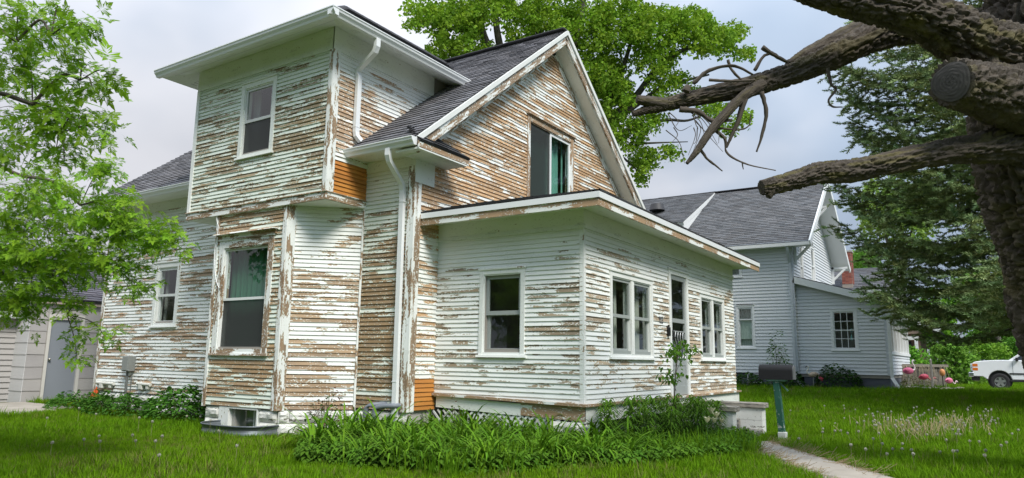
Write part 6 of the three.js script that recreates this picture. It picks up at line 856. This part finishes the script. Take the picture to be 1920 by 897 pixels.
// ================= SMALL THINGS =================
// ---- concrete porch steps with cheek walls ----
{
  const st = thing('porch_steps', 'worn concrete steps between white painted block walls below the porch door', 'steps');
  const wornPaint = peel(1.0, 0.8, [[0.26]], { seed: 51, rows: 0, wood: [0.15, 0.14, 0.125], paint: [0.72, 0.73, 0.70], dirt: 0.6 }), capTex = new THREE.MeshStandardMaterial({ map: tex(256, 256, (i, j) => { const k = 0.55 + 0.8 * fbm(i * 0.03, j * 0.03, 5) + 0.2 * (h2(i, j) - 0.5), m = sstep(0.5, 0.62, fbm(i * 0.05 + 9, j * 0.05, 3)); return S3([mix(0.36, 0.13, m) * k, mix(0.33, 0.125, m) * k, mix(0.28, 0.115, m) * k]); }, true), roughness: 0.95 });
  const cheek = (x0, x1, z1, yt) => { const F = SF(x0, 0.06); const L = z1 - 0.06; for (let r = 0; r < 3; r++) { const v1 = yt - 0.09 - r * 0.2, v0 = Math.max(0.02, v1 - 0.196); for (const [a, b] of r % 2 ? [[0, L * 0.45], [L * 0.45 + 0.006, L]] : [[0, L * 0.62], [L * 0.62 + 0.006, L]]) if (v1 > 0.1) mesh('wall_block', merge([F.box(a, b, v0, v1, -(x1 - x0), 0.0, { su: 1, sv: 1 / 0.8, off: [r * 0.3, 0], back: true })]), wornPaint, st); } mesh('wall_cap', rbox(x1 - x0 + 0.06, 0.085, L + 0.06, 0.015, (x0 + x1) / 2, yt - 0.045, 0.06 + L / 2 + 0.02), capTex, st); };
  cheek(2.86, 3.06, 1.10, 0.722); cheek(4.12, 4.36, 1.22, 0.725);
  for (const [y, z0, z1] of [[0.60, 0.05, 0.50], [0.45, 0.3, 0.86], [0.30, 0.6, 1.24]]) mesh('step', rbox(1.05, y - 0.0, z1 - z0, 0.015, 3.59, y / 2, (z0 + z1) / 2), capTex, st);
  rebase(st, V3(3.6, 0.18, 0.6));
}
// ---- mailbox on a green post ----
{
  const m = thing('mailbox', 'black mailbox on a leaning green wooden post with white foot', 'mailbox', null, V3(3.52, ground(3.52, 1.68), 1.68));
  const green = peel(0.6, 1.2, [[0.05]], { seed: 52, rows: 0, paint: [0.022, 0.11, 0.075], wood: [0.5, 0.5, 0.46], pxu: 200, pxv: 120 });
  const p = mesh('post', rbox(0.095, 0.86, 0.095, 0.008, 0, 0.50, 0), green, m); p.rotation.x = -0.06; p.rotation.z = 0.02;
  mesh('post_foot', rbox(0.125, 0.13, 0.125, 0.012, 0, 0.06, 0.0), std(0.62, 0.63, 0.6, 0.8), m);
  mesh('bracket', merge([rbox(0.16, 0.03, 0.28, 0.008, 0.0, 0.925, -0.04), box(0.02, 0.02, 0.22, 0.03, 0.84, 0.03, 0.8)]), std(0.16, 0.30, 0.25, 0.7), m);
  const sh = new THREE.Shape(); sh.moveTo(-0.09, 0); sh.lineTo(0.09, 0); sh.lineTo(0.09, 0.13); sh.absarc(0, 0.13, 0.09, 0, Math.PI); sh.lineTo(-0.09, 0);
  const leather = std(0.010, 0.010, 0.012, 0.75);
  const b = mesh('box', new THREE.ExtrudeGeometry(sh, { depth: 0.50, bevelEnabled: true, bevelSize: 0.008, bevelThickness: 0.008, bevelSegments: 2, curveSegments: 14 }).translate(0, 0.945, -0.30), leather, m);
  mesh('box_door', new THREE.ExtrudeGeometry(sh, { depth: 0.012, bevelEnabled: false }).scale(1.02, 1.01, 1).translate(0, 0.942, 0.212), std(0.13, 0.135, 0.14, 0.45), b);
}
// ---- house number, bell box, meter, pipes ----
{
  const font = await new FontLoader().loadAsync('fonts/droid/droid_sans_regular.typeface.json');
  const g = new TextGeometry('103', { font, size: 0.11, depth: 0.006, curveSegments: 5 }); g.scale(0.8, 1, 1).rotateZ(-0.05).translate(2.60, 2.02, 0.018);
  tag(mesh('house_number', g, std(0.05, 0.06, 0.07, 0.5), scene), 'small dark house number 103 beside the porch door', 'house number');
  const lb = mesh('door_lockbox', merge([rbox(0.08, 0.15, 0.045, 0.012, 3.0, 1.89, 0.04), rbox(0.04, 0.03, 0.03, 0.008, 3.0, 1.985, 0.04)]), std(0.012, 0.012, 0.013, 0.4), scene); tag(lb, 'small black box fixed to the wall beside the porch door', 'box');
  const mt = thing('utility_box', 'grey utility box and conduit on the side wall', 'utility box'), grey = std(0.22, 0.235, 0.225, 0.55);
  mesh('case', rbox(0.14, 0.30, 0.24, 0.012, XM - 0.09, 1.20, -9.72), grey, mt); mesh('cover', rbox(0.02, 0.27, 0.21, 0.008, XM - 0.165, 1.20, -9.72), std(0.25, 0.265, 0.25, 0.5), mt);
  mesh('conduit', merge([rod(V3(XM - 0.10, 0.2, -9.72), V3(XM - 0.10, 1.06, -9.72), 0.024, 10), rod(V3(XM - 0.06, 0.2, -9.63), V3(XM - 0.06, 1.02, -9.63), 0.008, 6)]), std(0.14, 0.15, 0.145, 0.5), mt); rebase(mt, V3(XM - 0.1, 0.25, -9.72));
  const pipe = std(0.66, 0.66, 0.60, 0.6);
  const hp = (z0, z1, y) => { const t = thing('wall_pipe', z0 > -9.7 ? 'short pale plastic pipe on the side wall past the utility box' : 'pale plastic pipe on the side wall near its end corner', 'pipe'); mesh('pipe', rod(V3(XM - 0.06, y, z0), V3(XM - 0.06, y - 0.01, z1), 0.032, 12), pipe, t); for (const [k, s] of [[0.3, 1], [0.8, 0.75]]) mesh('pipe_fitting', rbox(0.08 * s, 0.10 * s, 0.12 * s, 0.015, XM - 0.05, y - 0.06, mix(z0, z1, k)), pipe, t); rebase(t, V3(XM, y - 0.1, z0)); };
  hp(-9.4, -8.95, 0.82); hp(-10.9, -10.25, 0.80);
  const vp = thing('vent_pipes', 'two grey plastic vent pipes bent out of the wall beside the downspout', 'pipe'), pvc = std(0.17, 0.19, 0.22, 0.5);
  for (const [z, z2, y] of [[-3.10, -3.02, 0.70], [-2.93, -2.74, 0.69]]) { const p = mesh('pipe', limb([V3(XM - 0.22, 0.2, z), V3(XM - 0.22, 0.5, z), V3(XM - 0.22, y - 0.09, z), V3(XM - 0.22, y - 0.02, z + 0.02), V3(XM - 0.19, y + 0.01, z + 0.10), V3(XM - 0.10, y + 0.02, z2 + 0.08), V3(XM + 0.02, y + 0.02, z2 + 0.12)], [0.036, 0.036], { rad: 14, per: 5 }), pvc, vp); mesh('coupling', merge([rod(V3(XM - 0.22, y - 0.16, z), V3(XM - 0.22, y - 0.09, z), 0.043, 14), rod(V3(XM - 0.22, 0.38, z), V3(XM - 0.22, 0.50, z), 0.042, 14)]), pvc, p); }
  rebase(vp, V3(XM - 0.22, 0.2, -3.0));
}
// ---- window well of corrugated steel below the bay ----
{
  const w = thing('window_well', 'curved corrugated steel window well below the bay window', 'window well'), f = new Faces(), N = 48, zc0 = -4.98, rx = 0.55, rz = 0.66, y0 = 0.02, rim = [];
  const P = (i, v) => { const t = i / N * Math.PI, k = 1 + 0.018 * Math.cos(v * 2 * Math.PI * 3), e = 0.62; const c = Math.cos(t), s = Math.sin(t); return V3(XB + 0.02 - Math.pow(s, e) * rx * k, y0 + v * 0.36, zc0 - Math.sign(c) * Math.pow(Math.abs(c), e) * rz * k); };
  for (let i = 0; i < N; i++) { for (let j = 0; j < 18; j++) f.quad(P(i, j / 18), P(i + 1, j / 18), P(i + 1, (j + 1) / 18), P(i, (j + 1) / 18)); } for (let i = 0; i <= N; i += 2) rim.push(P(i, 1));
  const steel = std(0.17, 0.19, 0.21, 0.5, { metalness: 0.6, side: THREE.DoubleSide }); mesh('corrugated_wall', f.build(), steel, w); mesh('rim', limb(rim, [0.012, 0.012], { rad: 6, per: 2 }), steel, w); rebase(w, V3(-1.9, 0.2, zc0));
}
// ---- marker flag at the back corner ----
{
  const p = onPlane(176, 752, 'x', XM - 0.25), y0 = ground(p.x, p.z), fl = thing('marker_flag', 'small orange marker flag at the foot of the side wall', 'flag', null, V3(p.x, y0, p.z));
  mesh('wire', rod(V3(0, 0, 0), V3(0, 0.48, 0), 0.003, 5), darkEdge, fl); const f = new Faces(); for (let i = 0; i < 6; i++) { const w = (t) => 0.03 * Math.sin(t * 4), a = i / 6, b = (i + 1) / 6, Pt = (t, s) => V3(w(t) * 0.6 + (t - 0.5) * 0.15, 0.24 + 0.22 * s * (1 - Math.abs(t - 0.5) * 2), (t - 0.5) * 0.15); f.quad(Pt(a, 0), Pt(b, 0), Pt(b, 1), Pt(a, 1)); } mesh('pennant', f.build(), phys(0.78, 0.12, 0.02, 0.7, { transmission: 0.15, thickness: 0, side: THREE.DoubleSide }), fl);
}
// ---- parked pickup-style wagon on the cross street ----
{
  const base = at(1868, 735, 31), X = 28.9, Z = 3.75, Y = base.y + 0.06, T = thing('parked_truck', 'white four wheel drive truck parked on the cross street', 'truck', null, V3(X, Y, Z));
  const white = phys(0.78, 0.80, 0.82, 0.35, { clearcoat: 0.6, clearcoatRoughness: 0.15 }), black = std(0.012, 0.012, 0.013, 0.5), chrome = std(0.62, 0.63, 0.65, 0.18, { metalness: 1 }), rubber = std(0.016, 0.016, 0.017, 0.8), dark = phys(0.04, 0.05, 0.06, 0.05);
  const arc = (s, cx, r) => { s.lineTo(cx + r, 0.5); s.absarc(cx, 0.42, r, 0.19, Math.PI - 0.19, false); };
  const sh = new THREE.Shape(); sh.moveTo(0.16, 0.62); sh.lineTo(0.16, 1.10); sh.quadraticCurveTo(0.2, 1.18, 0.35, 1.20); sh.quadraticCurveTo(0.9, 1.27, 1.45, 1.26); sh.lineTo(5.15, 1.24); sh.quadraticCurveTo(5.25, 1.2, 5.25, 1.0); sh.lineTo(5.22, 0.5); arc(sh, 4.05, 0.46); arc(sh, 1.1, 0.46); sh.lineTo(0.5, 0.62); sh.lineTo(0.16, 0.62);
  const side = (g) => g.rotateY(-Math.PI / 2);
  const ex = (s, d, x, bev = 0.02) => new THREE.ExtrudeGeometry(s, { depth: d, bevelEnabled: bev > 0, bevelSize: bev, bevelThickness: bev, bevelSegments: 3, curveSegments: 16 }).rotateY(-Math.PI / 2).translate(x + d, 0, 0);
  mesh('body', ex(sh, 1.86, 0.03, 0.03), white, T);
  const cb = new THREE.Shape([[1.42, 1.24], [2.2, 1.78], [2.45, 1.83], [4.9, 1.83], [5.05, 1.76], [5.2, 1.24]].map((p) => new THREE.Vector2(...p))); const cab = mesh('cab', ex(cb, 1.6, 0.16, 0.03), white, T);
  for (const [a, b, c, d] of [[1.62, 2.28, 3.05, 3.05], [3.13, 3.13, 4.0, 4.0], [4.08, 4.08, 5.0, 4.92]]) { const w = new THREE.Shape([[a, 1.30], [b, 1.74], [d, 1.74], [c, 1.30]].map((p) => new THREE.Vector2(...p))); mesh('side_window', ex(w, 1.68, 0.12, 0), dark, cab); }
  { const f = new Faces(); f.quad(V3(0.24, 1.29, 1.46), V3(1.68, 1.29, 1.46), V3(1.6, 1.77, 2.14), V3(0.32, 1.77, 2.14)); mesh('windshield', f.build(), dark, cab); }
  mesh('bumper', rbox(1.94, 0.2, 0.2, 0.04, 0.96, 0.66, 0.08), chrome, T); mesh('air_dam', rbox(1.8, 0.2, 0.3, 0.04, 0.96, 0.5, 0.22), black, T);
  mesh('grille', rbox(1.5, 0.34, 0.08, 0.02, 0.96, 0.97, 0.12), black, T); mesh('grille_bar', rbox(1.86, 0.05, 0.1, 0.02, 0.96, 0.97, 0.10), chrome, T);
  for (const x of [0.16, 1.76]) { for (const y of [0.89, 1.06]) { mesh('headlight', rbox(0.26, 0.13, 0.08, 0.02, x + (x < 1 ? 0.03 : -0.03), y, 0.11), phys(0.75, 0.78, 0.8, 0.08), T); mesh('turn_signal', rbox(0.05, 0.13, 0.20, 0.015, x + (x < 1 ? -0.14 : 0.14), y, 0.24), std(0.62, 0.16, 0.02, 0.25), T); } }
  for (const z of [1.1, 4.05]) for (const x of [0.13, 1.79]) { const w = new THREE.Group(); w.name = 'wheel'; T.add(w); w.position.set(x, 0.365, z); mesh('tyre', new THREE.LatheGeometry([[0.21, -0.11], [0.30, -0.125], [0.355, -0.11], [0.366, -0.06], [0.366, 0.06], [0.355, 0.11], [0.30, 0.125], [0.21, 0.11]].map((p) => new THREE.Vector2(...p)), 32).rotateZ(Math.PI / 2), rubber, w); const rim = [new THREE.CylinderGeometry(0.215, 0.215, 0.12, 28).rotateZ(Math.PI / 2)]; mesh('rim', merge(rim), std(0.10, 0.10, 0.105, 0.5, { metalness: 0.6 }), w); const sp = []; for (let k = 0; k < 5; k++) sp.push(new THREE.BoxGeometry(0.03, 0.21, 0.10).translate(0, 0.10, 0).rotateX(k * Math.PI * 0.4)); for (const s of [-1, 1]) { mesh('spokes', merge([...sp.map((g) => g.clone().translate(s * 0.075, 0, 0)), new THREE.TorusGeometry(0.205, 0.014, 8, 28).rotateY(Math.PI / 2).translate(s * 0.07, 0, 0), new THREE.CylinderGeometry(0.05, 0.05, 0.03, 12).rotateZ(Math.PI / 2).translate(s * 0.085, 0, 0)]), std(0.55, 0.55, 0.56, 0.3, { metalness: 0.8 }), w); } }
  for (const z of [1.1, 4.05]) mesh('wheel_well', new THREE.CylinderGeometry(0.45, 0.45, 1.7, 24).rotateZ(Math.PI / 2).translate(0.96, 0.44, z), black, T);
  for (const x of [-0.01, 1.93]) mesh('side_moulding', box(0.02, 0.06, 2.3, x, 0.72, 2.6), black, T);
  for (const x of [0.05, 1.87]) mesh('side_step', rbox(0.12, 0.08, 2.2, 0.02, x, 0.42, 2.55), black, T);
  for (const x of [-0.06, 1.98]) mesh('door_mirror', rbox(0.18, 0.16, 0.1, 0.03, x, 1.32, 1.75), black, T);
  mesh('door_handle', box(0.02, 0.05, 0.14, -0.01, 1.08, 2.85), black, T);
  for (const z of [1.58, 3.08, 4.02]) mesh('door_seam', box(0.006, 0.55, 0.008, -0.0035, 0.92, z), black, T);
}
{
  const road = []; structure('cross_street', sheet([[27.8, -60], [33.5, -60], [33.5, 60], [27.8, 60]], 0.02, 4), std(0.30, 0.29, 0.27, 0.95), 'pale concrete cross street under the truck', 'road');
}
// ---- garden ornaments by the grey house ----
function flamingo(name, label, pos, body, head, turn, { lean = 0, s = 1, legs = true, dip = false } = {}) {
  const t = thing(name, label, 'garden ornament', null, pos), mb = std(...body, 0.45), mh = std(...head, 0.5);
  const b = new THREE.SphereGeometry(0.17, 18, 12); const p = b.attributes.position; for (let i = 0; i < p.count; i++) { const x = p.getX(i); p.setXYZ(i, x * 1.5, p.getY(i) * (x < 0 ? 0.85 - 1.2 * Math.max(0, -x) : 0.85), p.getZ(i) * (x < 0 ? 0.75 + 1.8 * x : 0.75)); } b.computeVertexNormals();
  const bd = mesh('body', b, mb, t); bd.position.y = 0.75; bd.rotation.z = lean;
  const nk = dip ? [V3(0.2, 0.74, 0), V3(0.32, 0.64, 0), V3(0.44, 0.60, 0), V3(0.50, 0.70, 0), V3(0.56, 0.73, 0), V3(0.60, 0.68, 0)] : [V3(0.18, 0.78, 0), V3(0.30, 0.80, 0), V3(0.33, 0.92, 0), V3(0.26, 1.04, 0), V3(0.24, 1.14, 0), V3(0.30, 1.19, 0)];
  mesh('neck', limb(nk, [0.05, 0.03, 0.027, 0.026, 0.03, 0.04], { rad: 8, per: 4 }), mh, t);
  const e = nk[nk.length - 1]; mesh('beak', limb([e.clone(), e.clone().add(V3(0.07, -0.02, 0)), e.clone().add(V3(0.09, -0.10, 0))], [0.035, 0.022, 0.008], { rad: 8, per: 3 }), std(0.06, 0.05, 0.05, 0.5), t);
  mesh('wing', new THREE.SphereGeometry(0.13, 12, 8).scale(1.4, 0.5, 0.2).rotateZ(-0.15).translate(-0.05, 0.78, 0.1), mb, t);
  if (legs) for (const z of [-0.04, 0.04]) mesh('leg', rod(V3(0.02, -0.05, z), V3(0.02, 0.68, z), 0.009, 6), std(0.45, 0.45, 0.42, 0.5), t);
  t.rotation.y = turn; t.scale.setScalar(s); return t;
}
const onG = (px, py, d) => { const p = at(px, py, d); p.y = ground(p.x, p.z); return p; };
flamingo('garden_flamingo', 'tan metal flamingo standing beside the grey house wall', onG(1527, 728, 24.4), [0.55, 0.42, 0.30], [0.75, 0.70, 0.58], Math.PI * 0.63, { s: 0.62, lean: -0.2 });
flamingo('garden_flamingo', 'bright pink flamingo leaning by the low green shrubs of the grey house', onG(1541, 722, 24.4).add(V3(0, 0.05, 0)), [0.75, 0.09, 0.14], [0.78, 0.6, 0.55], 1.0, { s: 0.36, lean: 0.9 });
flamingo('garden_flamingo', 'pink plastic flamingo with dipped neck at the edge of the stony garden bed', onG(1735, 742, 24.6).add(V3(0, -0.08, 0)), [0.72, 0.10, 0.16], [0.75, 0.25, 0.25], -0.95, { s: 0.7, dip: true, lean: 0.15 });
flamingo('garden_flamingo', 'white headed pink flamingo standing by the stone planter', onG(1706, 735, 25.2), [0.72, 0.16, 0.30], [0.85, 0.82, 0.8], -0.8, { s: 0.85 });
flamingo('garden_flamingo', 'pale pink flamingo with folded wings at the end of the garden bed', onG(1782, 742, 25).add(V3(0, -0.2, 0)), [0.78, 0.22, 0.36], [0.82, 0.68, 0.66], -0.6, { s: 0.7, legs: false, dip: true });
{
  const pl = thing('stone_planter', 'weathered low stone planter wall hung with dry vines', 'planter'), a = at(1692, 740, 26.5), b = at(1777, 740, 27), R = rng(66), y0 = 0.45, d = b.clone().sub(a).setY(0), L = d.length(), F = new Frame(V3(a.x, 0, a.z), d, V3(0, 0, 0).copy(d).cross(V3(0, 1, 0)));
  const stone = [std(0.17, 0.155, 0.13, 0.95), std(0.21, 0.19, 0.16, 0.95), std(0.13, 0.12, 0.105, 0.95)];
  mesh('core', F.box(0.03, L - 0.03, y0 - 0.1, y0 + 0.92, -0.7, -0.02, { back: true }), stone[2], pl);
  for (let r = 0; r < 5; r++) for (let u = -(r % 2) * 0.2; u < L; u += 0.42) { const p = Math.max(0, u), q = Math.min(L, u + 0.41); if (q - p > 0.08) mesh('stone', F.box(p, q, y0 + r * 0.18, y0 + r * 0.18 + 0.174, -0.02, R() * 0.025, {}), stone[Math.floor(R() * 3)], pl); }
  mesh('cap', F.box(-0.08, L + 0.08, y0 + 0.9, y0 + 1.0, -0.78, 0.08, { back: true }), stone[1], pl);
  const v = []; for (let i = 0; i < 46; i++) { const u = R() * L, h = 0.2 + R() * 0.65; v.push(limb([F.P(u, y0 + 0.98, 0.06), F.P(u + (R() - 0.5) * 0.15, y0 + 0.98 - h * 0.5, 0.10 + R() * 0.08), F.P(u + (R() - 0.5) * 0.3, y0 + 0.98 - h, 0.06 + R() * 0.15)], [0.008, 0.004], { rad: 4, per: 2 })); } mesh('dry_vines', merge(v), std(0.32, 0.27, 0.19, 0.9), pl);
  rebase(pl, V3(a.x, y0, a.z));
  const post = thing('garden_stake', 'pale bare wooden stake standing in the stony garden bed', 'stake', null, onG(1751, 744, 24.6)); mesh('shaft', rbox(0.07, 1.05, 0.07, 0.01, 0, 0.5, 0), std(0.42, 0.40, 0.36, 0.9), post); mesh('shaft_tip', new THREE.ConeGeometry(0.045, 0.05, 4).rotateY(Math.PI / 4).translate(0, 1.05, 0), std(0.42, 0.40, 0.36, 0.9), post);
  const lm = thing('garden_lantern', 'orange garden lantern on a dark stake', 'lantern', null, onG(1771, 742, 24.9)); mesh('stake', rod(V3(0, 0, 0), V3(0, 0.62, 0), 0.015, 6), darkEdge, lm); mesh('lamp_head', new THREE.SphereGeometry(0.11, 14, 10).scale(0.85, 1.15, 0.85).translate(0, 0.60, 0), std(0.75, 0.33, 0.12, 0.5), lm);
  const stones = [std(0.45, 0.42, 0.38, 0.95), std(0.32, 0.27, 0.22, 0.95), std(0.24, 0.22, 0.20, 0.95)];
  for (let i = 0; i < 26; i++) { const p = onG(1672 + i * 5.2 + R() * 3, 742, 24.2 + R() * 0.9), g = new THREE.IcosahedronGeometry(0.09 + R() * 0.07, 1), q = g.attributes.position; for (let k = 0; k < q.count; k++) { const s = 0.8 + 0.4 * h2(Math.round(q.getX(k) * 900) + i * 31, Math.round(q.getZ(k) * 900 + q.getY(k) * 300)); q.setXYZ(k, q.getX(k) * s * 1.3, q.getY(k) * s * 0.6, q.getZ(k) * s); } g.computeVertexNormals(); const m = mesh('edging_stone', g, stones[i % 3], scene); m.position.copy(p).add(V3(0, 0.03, 0)); m.rotation.y = R() * 6; tag(m, 'rounded field stone edging the garden bed of flamingos', 'stone', 'stones edging the garden bed'); }
}
structure('garden_bed_soil', sheet([[18.6, 1.9], [21.5, 1.9], [23.2, 3.3], [22.2, 3.6], [19.6, 2.6], [18.5, 2.3]], 0.014), soil, 'brown mulch of the garden bed beside the grey house', 'soil');
scene.traverse((o) => { if (o.isMesh) { o.castShadow = true; o.receiveShadow = true; } });
renderer.render(scene, camera);
